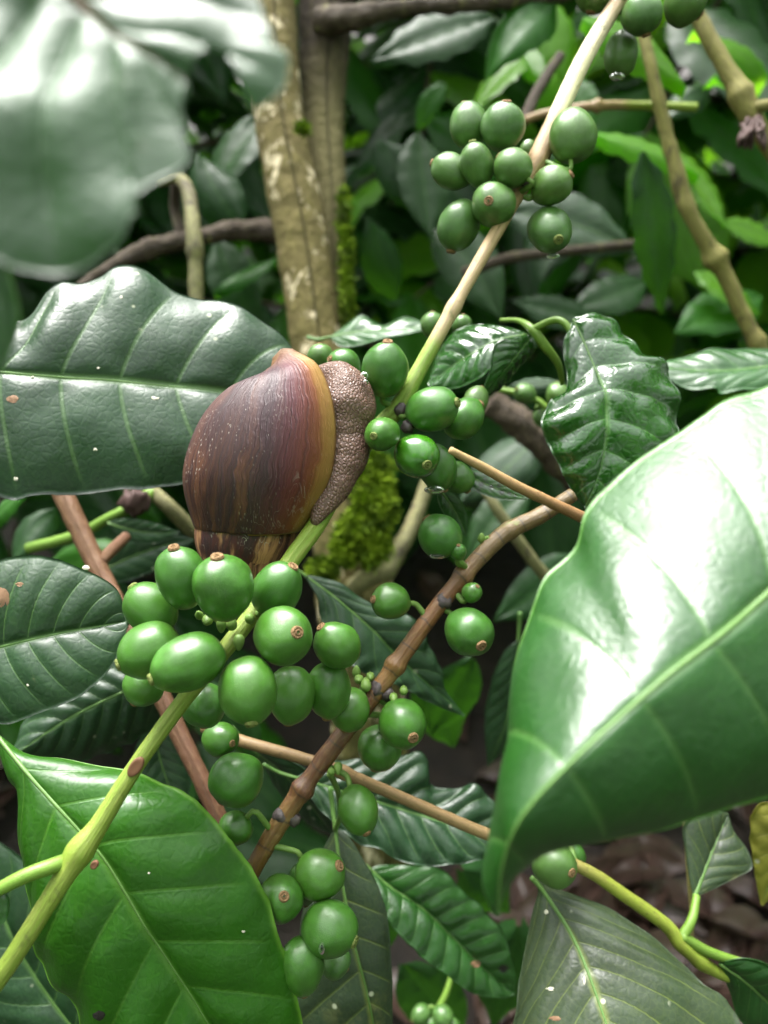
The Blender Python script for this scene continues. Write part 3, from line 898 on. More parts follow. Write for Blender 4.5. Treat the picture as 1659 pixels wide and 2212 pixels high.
buds(B, [(790, 1478, .211, 9), (775, 1468, .212, 8), (770, 1450, .214, 7), (800, 1462, .213, 7), (783, 1492, .212, 7), (872, 1490, .212, 7), (850, 1508, .21, 7), (1052, 1168, .222, 8), (1040, 1162, .221, 6), (730, 1660, .209, 7), (716, 1668, .208, 6)])
buds(A, [(448, 1340, .183, 9), (478, 1352, .182, 8), (500, 1345, .184, 9), (430, 1328, .185, 7), (516, 1388, .181, 9), (540, 1338, .185, 8), (465, 1330, .186, 8)])
cb = lambda *a, **k: cherry(B, *a, stem=sB, **k)
cb(950, 1156, 47, 51, 930, 1130, .216, False)
cb(990, 1192, 18, 23, 989, 1176, .214, True, nav='b')
cb(843, 1299, 39, 46, 803, 1292, .212, True, nav='b', k=1)
cb(1020, 1279, 22, 24, 1031, 1264, .213, True, nav='b')
cb(1013, 1366, 53, 61, 1036, 1389, .209, True)
cb(820, 1618, 49, 51, 815, 1640, .218, False)
cb(871, 1566, 53, 54, 891, 1581, .208, True)
cb(477, 1598, 36, 44, 509, 1598, .206, True)
cb(510, 1686, 58, 63, 500, 1700, .200, False)
cb(507, 1789, 37, 38, 495, 1800, .206, False)
cb(774, 1750, 42, 56, 794, 1792, .205, True)
cb(655, 1912, 32, 50, 660, 1960, .208, False)
cb(694, 1887, 53, 58, 738, 1858, .203, True, nav='b')
cb(607, 1940, 50, 64, 621, 1910, .199, True)
cb(727, 2080, 34, 30, 740, 2090, .214, False, mat='cherry_pale')
cb(715, 2008, 60, 63, 771, 2024, .197, True, nav='g')
cb(652, 2091, 49, 68, 655, 2150, .196, False)

# ================================================================== thin sticks
D = empty('coffee_branch', P(1470, 2030, .235), 'thin coffee branch turning from tan to yellow green, ending in a fork over the litter', 'coffee branch')
_, sD = tube('stem', [(440, 1570, .232), (520, 1600, .228), (700, 1653, .224), (860, 1720, .226), (1060, 1805, .230), (1250, 1872, .234), (1350, 1935, .236), (1440, 2000, .238), (1475, 2045, .238), (1560, 2105, .242), (1720, 2150, .248)],
             [13, 13, 13, 13, 13, 13, 14, 15, 15, 12, 11], M['stick'], D, 200, 14, .04, 300., ((.21, .25, .01), (.82, .25, .015)))
tube('leaf_stalk', [(1470, 2030, .238), (1495, 1985, .24), (1505, 1935, .245)], [12, 10, 8], M['shoot'], D, 20, 10, .03)
tube('twig', [(1470, 2022, .238), (1540, 2060, .240), (1659, 2095, .244), (1760, 2110, .248)], [13, 11, 10, 9], M['shoot'], D, 40, 10, .03)
tube('twig', [(1478, 1770, .262), (1488, 1880, .262), (1495, 1990, .262), (1490, 2040, .262)], [5, 6, 6, 6], M['bark_yellow'], D, 30, 8, .1)
cherry(D, 1240, 1850, 26, 34, 1250, 1880, .242, False, stem=sD)
cherry(D, 1198, 1869, 46, 47, 1227, 1869, .228, True, stem=sD, mat='cherry_pale')
build_leaf('leaf', D, M['leaf_grey'], [(1148, 1895, .236), (1180, 1934, .234), (1245, 2039, .226), (1310, 2209, .212), (1350, 2330, .204)],
           [(1148, 1890), (1163, 1925), (1150, 1970), (1135, 2049), (1117, 2174), (1105, 2330), (1350, 2335)],
           [(1150, 1893), (1200, 1918), (1245, 1934), (1330, 1969), (1430, 2044), (1515, 2119), (1570, 2169), (1600, 2290), (1352, 2332)], nt=80, ns=16, nv=8, dl=.004, dr=.004, rib_r=5, rib_mat=M['midrib'], quilt=.0005, spots=[(1180, 1970, 4, 5, 'crumb'), (1190, 2136, 10, 4, 'crumb'), (1262, 2118, 3, 9, 'crumb'), (1200, 2200, 14, 5, 'blotch_brown')], label='large dull grey-green leaf hanging at the bottom edge')
build_leaf('leaf', D, M['leaf_grey'], [(1500, 1939, .245), (1530, 1860, .250), (1572, 1760, .258)],
           [(1499, 1938), (1490, 1899), (1482, 1840), (1480, 1784), (1520, 1740), (1574, 1757)], [(1502, 1938), (1530, 1926), (1590, 1895), (1625, 1874), (1614, 1834), (1585, 1794), (1574, 1760)], nt=40, ns=10, nv=6, rib_r=5)
build_leaf('leaf', D, M['leaf_mid'], [(1555, 2082, .240), (1620, 2130, .240), (1720, 2230, .245)], [(1555, 2080), (1620, 2072), (1690, 2110), (1722, 2228)], [(1555, 2085), (1575, 2140), (1610, 2215), (1720, 2234)], nt=40, ns=10, nv=6, rib_r=4, dl=-.003, dr=.004)
T1 = empty('dead_twig', P(975, 975, .205), 'straight bare tan twig with cut end beside the wet cherry', 'twig')
tube('stem', [(972, 972, .203), (1040, 1008, .206), (1120, 1052, .209), (1255, 1116, .215), (1420, 1195, .225)], [8, 11, 12, 13, 13], M['dead_twig'], T1, 60, 14, .04, 260.)
T2 = empty('dead_twig', P(140, 1080, .25), 'thick reddish brown stick passing behind the front cherries', 'twig')
tube('stem', [(90, 960, .30), (140, 1075, .29), (212, 1228, .28), (300, 1400, .265), (385, 1580, .25), (440, 1695, .243), (500, 1830, .24)], [21, 22, 21, 20, 20, 19, 19], M['twig_red'], T2, 110, 16, .07, 200.)
tube('twig', [(216, 1215, .28), (245, 1185, .29), (272, 1160, .30)], [13, 13, 12], M['twig_red'], T2, 24, 10, .08, 200.)
T3 = empty('coffee_branch', P(280, 1095, .33), 'slim green shoot with a dark knot behind the left stick', 'coffee branch')
tube('stem', [(60, 1185, .34), (170, 1155, .335), (230, 1122, .33), (282, 1096, .33), (330, 1062, .34)], [12, 12, 11, 12, 14], M['shoot'], T3, 50, 12, .05)
c = P(292, 1085, .325)
Vs, Fs = lathe([(math.sin(a) + .003, -math.cos(a)) for a in np.linspace(0, PI, 12)], 16)
Vs = np.array(Vs); Vs *= (1 + .6 * vnoise(Vs, 2.2, 3.))[:, None]
mesh_obj('node', c + Vs * .0055, Fs, M['fuzz'], None, T3)
m_, l_, r_ = lens((232, 1130), (388, 1150), 27, .32, .325, .06)
build_leaf('leaf', T3, M['leaf_dark'], m_, l_, r_, nt=30, ns=8, nv=6)
m_, l_, r_ = lens((200, 1245), (420, 1165), 48, .33, .345, -.05)
build_leaf('leaf', T3, M['leaf_dark'], m_, l_, r_, nt=30, ns=8, nv=7)

# ================================================================== single large leaves
def leaf_thing(label, group=None, name='coffee_leaf', **kw):
    root = build_leaf(name, None, **kw)
    mp = PN(kw['mid'])                         # the short stalk the blade hangs by
    d = mp[0] - mp[1]; d /= np.linalg.norm(d)
    r_ = kw.get('rib_r', 3.0) * kw['mid'][0][2] / FPX
    V, F, uv = tube_geo(spline([mp[0] - d * .001, mp[0] + d * .006, mp[0] + d * .011 + np.array((0, 0, .002))], 12), np.linspace(r_ * 1.1, r_ * 1.5, 12), 10, .06, 300)
    mesh_obj('leaf_stalk', V, F, M['midrib'], uv, root)
    return tag(root, label, 'leaf', group)

leaf_thing('large dark green leaf lying flat behind the snail shell', mat=M['leaf_dark'],
           mid=[(-260, 772, .222), (0, 803, .226), (250, 822, .234), (520, 848, .244), (720, 880, .252)],
           left=[(-260, 765), (-150, 690), (-20, 668), (45, 690), (100, 632), (135, 605), (175, 610), (220, 595), (245, 576), (270, 571), (310, 579), (370, 627), (415, 642), (470, 645), (520, 665), (570, 695), (615, 730), (650, 775), (720, 872)],
           right=[(-260, 780), (-180, 980), (0, 1073), (75, 1071), (175, 1068), (250, 1058), (320, 1057), (415, 1043), (520, 1020), (640, 970), (720, 886)],
           nt=110, ns=24, nv=8, slope=.16, quilt=.0009, arch=.002, dl=.012, dr=-.006, rib_r=4.5, ripple=.0003, margin=.45, spots=[(28, 862, 13, 8, 'blotch_brown'), (206, 972, 4, 4, 'crumb'), (335, 860, 8, 5, 'crumb'), (70, 814, 3, 3, 'crumb'), (212, 795, 3, 2, 'crumb'), (34, 1035, 5, 6, 'crumb'), (262, 572 + 70, 3, 3, 'crumb')])
leaf_thing('dark leaf low at the left edge with a brown blotch', mat=M['leaf_dark'],
           mid=[(-200, 1440, .205), (0, 1397, .206), (130, 1368, .208), (275, 1342, .212)],
           left=[(-200, 1430), (-120, 1270), (0, 1209), (60, 1200), (110, 1203), (180, 1230), (240, 1262), (262, 1290), (276, 1340)],
           right=[(-200, 1450), (-120, 1560), (0, 1566), (70, 1545), (150, 1518), (215, 1470), (255, 1415), (278, 1345)],
           nt=80, ns=20, nv=9, slope=.16, quilt=.0009, dl=.004, dr=-.003, rib_r=5, seed=4., spots=[(6, 1292, 15, 22, 'blotch_brown'), (42, 1262, 9, 5, 'blotch_brown'), (186, 1226, 8, 5, 'crumb'), (60, 1480, 3, 3, 'crumb')])
leaf_thing('broad bright green leaf crossing under the green stem at lower left', mat=M['leaf_bright'],
           mid=[(-12, 1582, .196), (60, 1672, .190), (175, 1800, .184), (240, 1880, .182), (330, 2030, .182), (450, 2212, .186), (560, 2400, .192)],
           left=[(-12, 1582), (15, 1680), (40, 1720), (43, 1830), (60, 1940), (80, 2050), (110, 2120), (165, 2190), (240, 2330), (400, 2420), (558, 2402)],
           right=[(-12, 1580), (55, 1627), (140, 1640), (270, 1662), (345, 1685), (420, 1730), (500, 1812), (560, 1900), (600, 2000), (630, 2110), (655, 2212), (660, 2320), (562, 2402)],
           nt=110, ns=24, nv=9, slope=.13, quilt=.0009, arch=.003, dl=.006, dr=.010, rib_r=4.5, ripple=.0004, seed=9., spots=[(214, 2193, 13, 11, 'blotch_black'), (526, 2012, 4, 3, 'crumb'), (322, 1886, 3, 3, 'crumb')])
leaf_thing('huge glossy green leaf close to the lens on the right', mat=M['leaf_front'],
           mid=[(1900, 1060, .128), (1659, 1285, .118), (1560, 1370, .114), (1430, 1470, .110), (1250, 1630, .106), (1130, 1755, .105), (1085, 1860, .108), (1075, 1978, .113)],
           left=[(1900, 1055), (1850, 760), (1659, 832), (1570, 862), (1470, 930), (1380, 992), (1310, 1052), (1262, 1110), (1238, 1182), (1172, 1250), (1140, 1340), (1112, 1440), (1100, 1560), (1090, 1700), (1060, 1800), (1040, 1890), (1055, 1950), (1075, 1978)],
           right=[(1900, 1065), (1930, 1500), (1780, 1680), (1659, 1722), (1560, 1752), (1440, 1790), (1300, 1816), (1200, 1833), (1150, 1862), (1110, 1900), (1085, 1940), (1076, 1978)],
           nt=120, ns=26, nv=7, slope=.10, quilt=.00045, arch=.0012, dl=.032, dr=.013, rib_r=9, ripple=.0, seed=2., crumple=.0004, margin=.25)
leaf_thing('out of focus leaf with an eaten notch filling the top left corner', mat=M['leaf_topleft'],
           mid=[(-60, -260, .080), (120, -60, .077), (250, 60, .075), (330, 120, .075), (402, 178, .075)],
           left=[(-60, -260), (280, -300), (500, -120), (560, 0), (576, 40), (594, 90), (598, 122), (624, 136), (622, 172), (610, 206), (566, 236), (530, 238), (465, 220), (404, 182)],
           right=[(-60, -258), (-260, 0), (-240, 420), (-60, 560), (94, 605), (195, 590), (268, 532), (286, 488), (298, 458), (288, 440), (312, 410), (344, 388), (395, 360), (413, 328), (398, 300), (388, 240), (400, 184)],
           nt=130, ns=44, nv=7, slope=.12, quilt=.0007, arch=.0004, rib_r=24, rib_mat=M['midrib_brown'], dl=.002, dr=-.003, seed=6., crumple=.0020,
           cut=[[(406, 186), (402, 160), (422, 118), (450, 100), (480, 107), (505, 134), (522, 172), (530, 206), (545, 236), (545, 275), (420, 275)]])
leaf_thing('narrow bright strip of leaf at the left edge below the blurred leaf', mat=M['leaf_front'],
           mid=[(-140, 420, .086), (-60, 600, .085), (-12, 820, .086)],
           left=[(-140, 418), (-10, 470), (24, 600), (42, 690), (20, 760), (-10, 822)], right=[(-142, 424), (-160, 600), (-14, 822)], nt=40, ns=8, nv=6, rib_r=7)
# shoot with the wet leaf
S = empty('coffee_shoot', P(1145, 716, .25), 'young green shoot with three wet shiny leaves above the brown branch', 'coffee shoot')
tube('stem', [(1082, 692, .262), (1120, 693, .256), (1150, 712, .25), (1175, 745, .25), (1205, 785, .252), (1215, 830, .256)], [5, 6, 10, 11, 8, 5], M['shoot'], S, 60, 12, .06)
tube('leaf_stalk', [(1150, 712, .25), (1195, 692, .246), (1222, 700, .243), (1248, 738, .24)], [8, 8, 8, 7], M['shoot'], S, 30, 10, .04)
build_leaf('leaf', S, M['leaf_wet'], [(1238, 690, .242), (1285, 790, .234), (1310, 870, .230), (1302, 1000, .228), (1264, 1096, .230)],
           [(1240, 685), (1300, 675), (1340, 700), (1375, 745), (1440, 800), (1463, 870), (1466, 930), (1440, 980), (1380, 1040), (1310, 1080), (1266, 1096)],
           [(1236, 690), (1216, 750), (1222, 830), (1176, 888), (1175, 940), (1205, 1000), (1230, 1052), (1262, 1094)], nt=90, ns=22, nv=7, slope=.12, quilt=.0013, arch=.003, dl=.008, dr=.004, rib_r=2.5, ripple=.0012, crumple=.0026, seed=12., label='broad blistered leaf hanging in front, wet and mirror-bright')
build_leaf('leaf', S, M['leaf_wet'], [(1142, 722, .252), (1075, 735, .25), (1010, 770, .252), (925, 830, .262)], [(1142, 719), (1060, 702), (990, 712), (945, 765), (925, 828)], [(1142, 725), (1085, 765), (1040, 815), (980, 840), (926, 833)], nt=50, ns=12, nv=7, dl=.010, dr=-.004, quilt=.0015, seed=3.)
build_leaf('leaf', S, M['leaf_wet'], [(1148, 727, .252), (1108, 780, .246), (1040, 860, .246)], [(1147, 725), (1072, 742), (1060, 800), (1038, 858)], [(1150, 728), (1166, 745), (1118, 790), (1085, 835), (1042, 862)], nt=50, ns=12, nv=7, dl=-.004, dr=.012, quilt=.0015, seed=5.)
leaf_thing('long serrated leaf behind the wet leaf at the right edge', mat=M['leaf_mid'],
           mid=[(1780, 775, .30), (1659, 792, .30), (1540, 800, .30), (1410, 790, .305)],
           left=[(1780, 770), (1659, 752), (1590, 752), (1540, 752), (1500, 765), (1450, 776), (1410, 788)], right=[(1780, 785), (1659, 840), (1600, 842), (1555, 852), (1545, 838), (1480, 838), (1410, 793)], nt=60, ns=10, nv=8, dl=.01, dr=-.006)
m_, l_, r_ = lens((985, 1012), (1142, 1078), 22, .232, .228, .04)
wl = leaf_thing('small pointed wet leaf with droplets under the cut twig', mat=M['leaf_wet'], mid=m_, left=l_, right=r_, nt=40, ns=8, nv=7)
m_, l_, r_ = lens((948, 1056), (1008, 1160), 24, .235, .24, -.05)
leaf_thing('little green leaf hanging straight down below the wet cherry', mat=M['leaf_mid'], mid=m_, left=l_, right=r_, nt=30, ns=8, nv=6)
leaf_thing('wavy dark leaf behind the cherries between the two branches', mat=M['leaf_dark'],
           mid=[(660, 1244, .262), (735, 1300, .262), (806, 1362, .262), (853, 1412, .264), (916, 1471, .268), (955, 1502, .272), (1003, 1545, .278)],
           left=[(660, 1242), (700, 1248), (740, 1262), (800, 1302), (870, 1320), (908, 1348), (930, 1400), (952, 1440), (962, 1490), (1004, 1545)],
           right=[(661, 1246), (685, 1290), (696, 1340), (730, 1410), (790, 1455), (860, 1482), (930, 1518), (1002, 1547)], nt=80, ns=16, nv=8, dl=.004, dr=-.005, rib_r=3, ripple=.0014, quilt=.0012, seed=21.)
leaf_thing('pleated grey-green leaf with wavy edges under the thin tan branch', mat=M['leaf_dark'],
           mid=[(640, 1680, .262), (760, 1715, .262), (880, 1752, .262), (1000, 1788, .262), (1120, 1815, .265)],
           left=[(640, 1678), (700, 1648), (759, 1640), (850, 1635), (905, 1622), (925, 1655), (936, 1694), (975, 1705), (1021, 1690), (1050, 1712), (1080, 1750), (1122, 1813)],
           right=[(642, 1682), (700, 1760), (771, 1819), (818, 1836), (877, 1866), (955, 1871), (1037, 1858), (1080, 1850), (1122, 1818)], nt=90, ns=20, nv=9, slope=.2, quilt=.0024, dl=.008, dr=-.008, ripple=.0012, rib_r=3, seed=31.)
leaf_thing('folded narrow leaf left of the brown branch under the tan one', mat=M['leaf_dark'],
           mid=[(555, 1625, .272), (630, 1690, .27), (715, 1800, .275)], left=[(555, 1622), (630, 1645), (700, 1710), (716, 1798)], right=[(556, 1628), (595, 1700), (650, 1770), (714, 1803)], nt=40, ns=10, nv=6, dl=-.006, dr=.006)
leaf_thing('dark pleated leaf at the bottom centre with a black spot', mat=M['leaf_mid'],
           mid=[(800, 1878, .30), (842, 1915, .298), (914, 1964, .296), (979, 2026, .296), (1044, 2091, .298), (1112, 2146, .302)],
           left=[(800, 1876), (822, 1868), (884, 1868), (946, 1873), (995, 1915), (1044, 1964), (1083, 2003), (1099, 2049), (1114, 2107), (1113, 2145)],
           right=[(800, 1880), (809, 1922), (848, 2000), (897, 2052), (969, 2111), (1027, 2147), (1086, 2156), (1112, 2148)], nt=80, ns=18, nv=10, slope=.14, quilt=.0013, dl=.004, dr=-.010, ripple=.0006, rib_r=3, seed=41., crumple=.0010, spots=[(1088, 2092, 10, 9, 'blotch_black'), (1028, 2082, 11, 8, 'blotch_brown')])
leaf_thing('dull olive leaf with yellow stains behind the bottom cherries', mat=M['leaf_grey'],
           mid=[(724, 1790, .245), (738, 1900, .240), (765, 2040, .236), (800, 2180, .236), (830, 2360, .24)],
           left=[(724, 1788), (752, 1805), (782, 1850), (812, 1905), (834, 1970), (845, 2060), (848, 2180), (846, 2300), (832, 2360)],
           right=[(722, 1790), (690, 1850), (660, 1950), (640, 2060), (632, 2200), (660, 2320), (828, 2362)], nt=80, ns=16, nv=8, slope=.14, quilt=.0006, dl=.004, dr=.010, rib_r=4, seed=51.)
tube('leaf_stalk', [(712, 1672, .216), (730, 1710, .225), (735, 1760, .238), (724, 1792, .245)], [7, 6, 6, 6], M['stalk'], B, 30, 8, .04)
m_, l_, r_ = lens((395, 1450), (20, 1640), 105, .262, .25, .05)
leaf_thing('dark shaded leaf behind the green stem below the front cherries', mat=M['leaf_dark'], mid=m_, left=l_, right=r_, nt=60, ns=14, nv=9, quilt=.0016, ripple=.0008, dl=.01, dr=.01, seed=61.)
m_, l_, r_ = lens((330, 1560), (395, 1760), 60, .272, .27, .05)
leaf_thing('small dark leaf behind the reddish stick, under the green stem', mat=M['leaf_dark'], mid=m_, left=l_, right=r_, nt=40, ns=10, nv=8, quilt=.001, seed=63.)
m_, l_, r_ = lens((260, 2330), (-60, 1780), 160, .26, .27, -.08)
leaf_thing('dim leaf in the bottom left corner under the bright leaf', mat=M['leaf_dark'], mid=m_, left=l_, right=r_, nt=60, ns=14, nv=9, quilt=.001, seed=65.)
m_, l_, r_ = lens((1120, 1385), (1055, 1655), 52, .34, .35, -.06)
leaf_thing('grey-green leaf hanging tip down behind the big glossy leaf', mat=M['leaf_dark'], mid=m_, left=l_, right=r_, nt=50, ns=12, nv=8, quilt=.001, dl=-.004, dr=.01, seed=67.)
leaf_thing('yellowing leaf cut by the right edge above the litter', mat=M['leaf_old'],
           mid=[(1740, 1720, .26), (1690, 1830, .26), (1645, 1955, .262)], left=[(1740, 1718), (1640, 1740), (1622, 1800), (1630, 1880), (1643, 1953)], right=[(1742, 1724), (1740, 1860), (1648, 1957)], nt=40, ns=10, nv=6, ripple=.001)
leaf_thing('dark wavy leaf between the trunk and the tan stem', mat=M['leaf_mid'],
           mid=[(715, 728, .33), (780, 715, .325), (850, 712, .32), (930, 706, .32)], left=[(715, 726), (746, 703), (778, 680), (805, 692), (830, 703), (855, 690), (880, 684), (930, 702)], right=[(715, 732), (746, 750), (830, 730), (880, 722), (930, 709)], nt=50, ns=10, nv=6, dl=.008, dr=-.004)

F1 = empty('coffee_branch', P(1190, 880, .33), 'slim green stalk with small unripe cherries half hidden behind the wet leaf', 'coffee branch')
_, sF = tube('stem', [(1070, 840, .335), (1120, 850, .333), (1160, 865, .332), (1195, 892, .332), (1260, 930, .335)], [7, 7, 7, 8, 8], M['shoot'], F1, 40, 10, .05)
cherry(F1, 1134, 850, 22, 28, 1112, 842, .328, True, stem=sF, mat='cherry_pale', nav='g')
cherry(F1, 1204, 852, 24, 28, 1204, 830, .332, False, stem=sF, mat='cherry_pale', nav='g')
cherry(F1, 1170, 905, 18, 22, 1180, 925, .336, False, stem=sF, mat='cherry_pale', nav='g')
F2 = empty('coffee_branch', P(940, 2190, .34), 'little stalk with tiny pale cherries at the bottom edge', 'coffee branch')
_, sG = tube('stem', [(975, 2110, .345), (962, 2150, .342), (942, 2190, .340), (930, 2240, .34)], [6, 7, 7, 7], M['shoot'], F2, 30, 10, .05)
for (x, y, r) in ((908, 2192, 20), (956, 2196, 22), (930, 2214, 17), (978, 2214, 15)):
    cherry(F2, x, y, r, r * 1.15, x + (x - 940) * .6, y + 8, .337, True, stem=sG, mat='cherry_pale', nav='g')

# ================================================================== lichen covered branches at the upper right
E1 = empty('coffee_branch', P(1490, 440, .42), 'knobbly lichen covered branch slanting down the upper right', 'coffee branch')
_, sE = tube('stem', [(1372, -260, .40), (1378, -60, .40), (1388, 60, .40), (1410, 160, .40), (1440, 290, .405), (1478, 430, .41), (1500, 480, .412), (1560, 585, .42), (1600, 670, .425), (1650, 770, .43), (1700, 880, .44), (1850, 1200, .47), (1960, 1600, .52)], [12, 12, 12, 13, 15, 18, 16, 18, 17, 15, 14, 14, 14], M['bark_yellow'], E1, 260, 14, .16, 110., ((.361, .55, .008), (.455, .3, .007), (.535, .45, .008)))
E2 = empty('coffee_branch', P(1620, 240, .38), 'pale forked branch with dried flower remains at the right edge', 'coffee branch')
tube('stem', [(1390, -260, .38), (1480, -20, .38), (1520, 60, .38), (1570, 150, .38), (1615, 235, .38), (1650, 300, .385), (1720, 400, .39), (1900, 700, .42)], [15, 15, 17, 19, 24, 18, 17, 16], M['bark_yellow'], E2, 150, 14, .14, 120., ((.445, .3, .016),))
tube('twig', [(1615, 232, .38), (1650, 228, .375), (1720, 215, .37)], [14, 12, 11], M['bark_yellow'], E2, 24, 10, .1, 120.)
for i in range(14):
    p0 = P(random.uniform(1600, 1650), random.uniform(250, 270), .375)
    p1 = P(random.uniform(1590, 1659), random.uniform(285, 330), .37 + random.uniform(-.008, .008))
    V, F, uv = tube_geo(spline([p0, (p0 + p1) / 2 + np.array((random.uniform(-.003, .003), 0, 0)), p1], 6), [.0012, .001, .0009, .0011, .0014, .0008], 6, .2, 300)
    mesh_obj('dried_flower', V, F, M['fuzz'], uv, E2)
E3 = empty('coffee_branch', P(1290, 232, .44), 'thin level twig with green nodes behind the upper cherries', 'coffee branch')
tube('stem', [(1135, 260, .45), (1180, 245, .445), (1275, 230, .44), (1370, 228, .44), (1505, 232, .44)], [9, 9, 10, 9, 9], M['stick'], E3, 70, 12, .08, 150., ((.42, .7, .02), (.75, .3, .02)))
tube('twig', [(1130, 265, .452), (1165, 190, .46), (1210, 120, .47)], [13, 12, 11], M['bark_dark'], E3, 30, 10, .1, 120.)
E4 = empty('coffee_branch', P(1200, 545, .55), 'dim brown twig crossing level behind the hanging upper cherry', 'coffee branch')
tube('stem', [(1000, 590, .58), (1100, 558, .57), (1200, 545, .56), (1330, 532, .55), (1450, 520, .55)], [12, 12, 11, 11, 10], M['bark_dark'], E4, 60, 10, .1, 100.)

# ================================================================== background shrubs
def bg_leaf_mesh(mat, k):
    nt, nn = 15, 9
    t = np.linspace(0, 1, nt)[:, None]; s = np.linspace(-1, 1, nn)[None, :]
    w = .235 * np.sin(PI * np.clip(t, .01, .99) ** .85) ** .8 * (1 - .3 * np.clip((t - .75) / .25, 0, 1))
    x = t + 0 * s
    y = w * s
    a = np.abs(s)
    z = -.22 * t ** 2 * (.5 + .5 * (k % 3)) + .10 * a * (1 - a) - (.08 * (k % 2)) * a ** 2 + .020 * np.sin(t * 2 * PI * 5 + s * 1.5 + k) * a ** 2
    z = z + (.10 * np.sin(3.1 * t + k) * (s + .3) if k > 4 else 0) + .012 * np.sin(t * 2 * PI * 8 - a * 4) * (1 - a)
    y = y + .05 * math.sin(k * 2.1) * np.sin(PI * t)
    V = np.stack([x, y, z], -1).reshape(-1, 3)
    U = np.stack([(t - .28 * a) * 9, s * .5 + .5 + 0 * t], -1).reshape(-1, 2)
    return make_mesh('leaf', V, grid_faces(nt, nn), mat, U)
BGM = {m: [bg_leaf_mesh(M[m], k) for k in range(8)] for m in ('far_dark', 'far_mid', 'far_lime', 'leaf_dark')}

def place_leaf(parent, base, tip, up, mesh, wscale=1.0, name='leaf'):
    base = np.asarray(base); tip = np.asarray(tip)
    x = tip - base; L = np.linalg.norm(x); x = x / L
    y = np.cross(up, x); y /= np.linalg.norm(y) + 1e-9
    z = np.cross(x, y)
    m = Matrix(((x[0] * L, y[0] * L * wscale, z[0] * L, base[0]), (x[1] * L, y[1] * L * wscale, z[1] * L, base[1]), (x[2] * L, y[2] * L * wscale, z[2] * L, base[2]), (0, 0, 0, 1)))
    o = bpy.data.objects.new(name, mesh)
    # keep matrices free of shear for the parent chain
    return register(o, m, parent)

# leaves one can tell apart behind the branches: (base, tip, depth base, depth tip, width, lean, material)
N1 = empty('coffee_shrub', np.array(on_ground(1250, 900, 0.0)) * np.array((.55, .55, 1)), 'nearest coffee shrub whose single leaves show behind the upper cherries', 'coffee shrub')
NEAR = [
    ((1065, 40), (800, 110), .56, .54, .95, 'far_dark', .5), ((1205, -10), (1062, 110), .52, .50, 1.1, 'far_mid', .2), ((1165, 0), (1245, 140), .60, .58, 1.0, 'far_lime', -.6),
    ((1260, 40), (1505, 142), .42, .41, .95, 'far_lime', .6), ((1130, 120), (1020, 235), .62, .60, 1.0, 'far_lime', .0), ((1500, 60), (1690, 120), .55, .55, 1.1, 'far_lime', .2),
    ((1545, 160), (1700, 230), .50, .52, 1.3, 'far_mid', -.3), ((1540, 190), (1440, 240), .56, .55, 1.1, 'far_dark', .9), ((1280, 290), (1528, 330), .50, .49, .75, 'far_lime', -.5),
    ((1385, 330), (1495, 665), .48, .50, .7, 'far_dark', .1), ((1445, 320), (1580, 475), .52, .50, .8, 'far_lime', -.5), ((1090, 460), (1385, 515), .60, .58, 1.0, 'leaf_dark', 1.2),
    ((1250, 420), (1180, 560), .66, .62, 1.1, 'leaf_dark', 1.0), ((900, 290), (935, 500), .60, .58, 1.0, 'far_dark', .7), ((940, 490), (1080, 660), .62, .58, 1.0, 'far_dark', .8),
    ((820, 300), (900, 450), .60, .60, 1.1, 'far_dark', .4), ((800, 470), (880, 640), .58, .60, 1.1, 'far_dark', .0), ((1500, 590), (1660, 640), .62, .60, 1.0, 'far_lime', .2),
    ((1560, 480), (1700, 520), .60, .60, 1.0, 'far_lime', .3), ((1640, 640), (1470, 700), .64, .60, 1.0, 'far_mid', .7), ((1390, 610), (1250, 640), .66, .62, 1.0, 'far_dark', .4),
    ((430, 330), (520, 480), .56, .54, 1.1, 'far_dark', .1), ((560, 250), (450, 420), .60, .58, 1.1, 'far_dark', .3), ((470, 520), (560, 690), .62, .6, 1.0, 'far_dark', .5), ((600, 560), (460, 600), .6, .58, 1.0, 'far_mid', .0),
    ((1290, 700), (1110, 640), .60, .60, .9, 'far_dark', .6), ((1100, 835), (1230, 820), .36, .36, .7, 'leaf_dark', .6), ((1170, 930), (1000, 1080), .50, .48, 1.0, 'leaf_dark', .9), ((1140, 1060), (1010, 1180), .46, .44, 1.0, 'far_dark', .6),
    ((1240, 1200), (1080, 1330), .46, .44, 1.0, 'far_dark', .3), ((900, 1450), (1000, 1640), .42, .44, 1.0, 'far_dark', .5), ((1020, 1420), (930, 1600), .40, .42, 1.0, 'far_dark', .0),
    ((120, 1100), (20, 1200), .40, .38, 1.1, 'far_dark', .7), ((100, 1240), (300, 1190), .42, .40, .9, 'far_mid', .2), ((60, 1060), (-60, 1130), .34, .34, 1.0, 'far_mid', .3),
    ((830, 1880), (760, 2100), .36, .38, 1.0, 'far_dark', .4), ((870, 2080), (1010, 2260), .40, .42, 1.0, 'far_dark', .2), ((1120, 2000), (1060, 2250), .38, .40, 1.0, 'far_dark', .3), ((1000, 1880), (1130, 2000), .38, .40, 1.0, 'far_dark', .0),
    ((450, 1480), (560, 1660), .36, .36, 1.0, 'far_dark', .2), ((1130, 60), (1180, 170), .64, .6, .8, 'far_lime', -.4), ((1220, 160), (1290, 260), .66, .64, .9, 'far_mid', -.2), ((960, 180), (900, 270), .66, .66, 1.0, 'far_mid', .3),
]
for (b, e, db, de, w, mt, lean) in NEAR:
    up = Rm @ np.array((.3 * random.uniform(-1, 1), .5 - .3 * lean, .85))
    o = place_leaf(N1, P(*b, db), P(*e, de), up, random.choice(BGM[mt]), w)

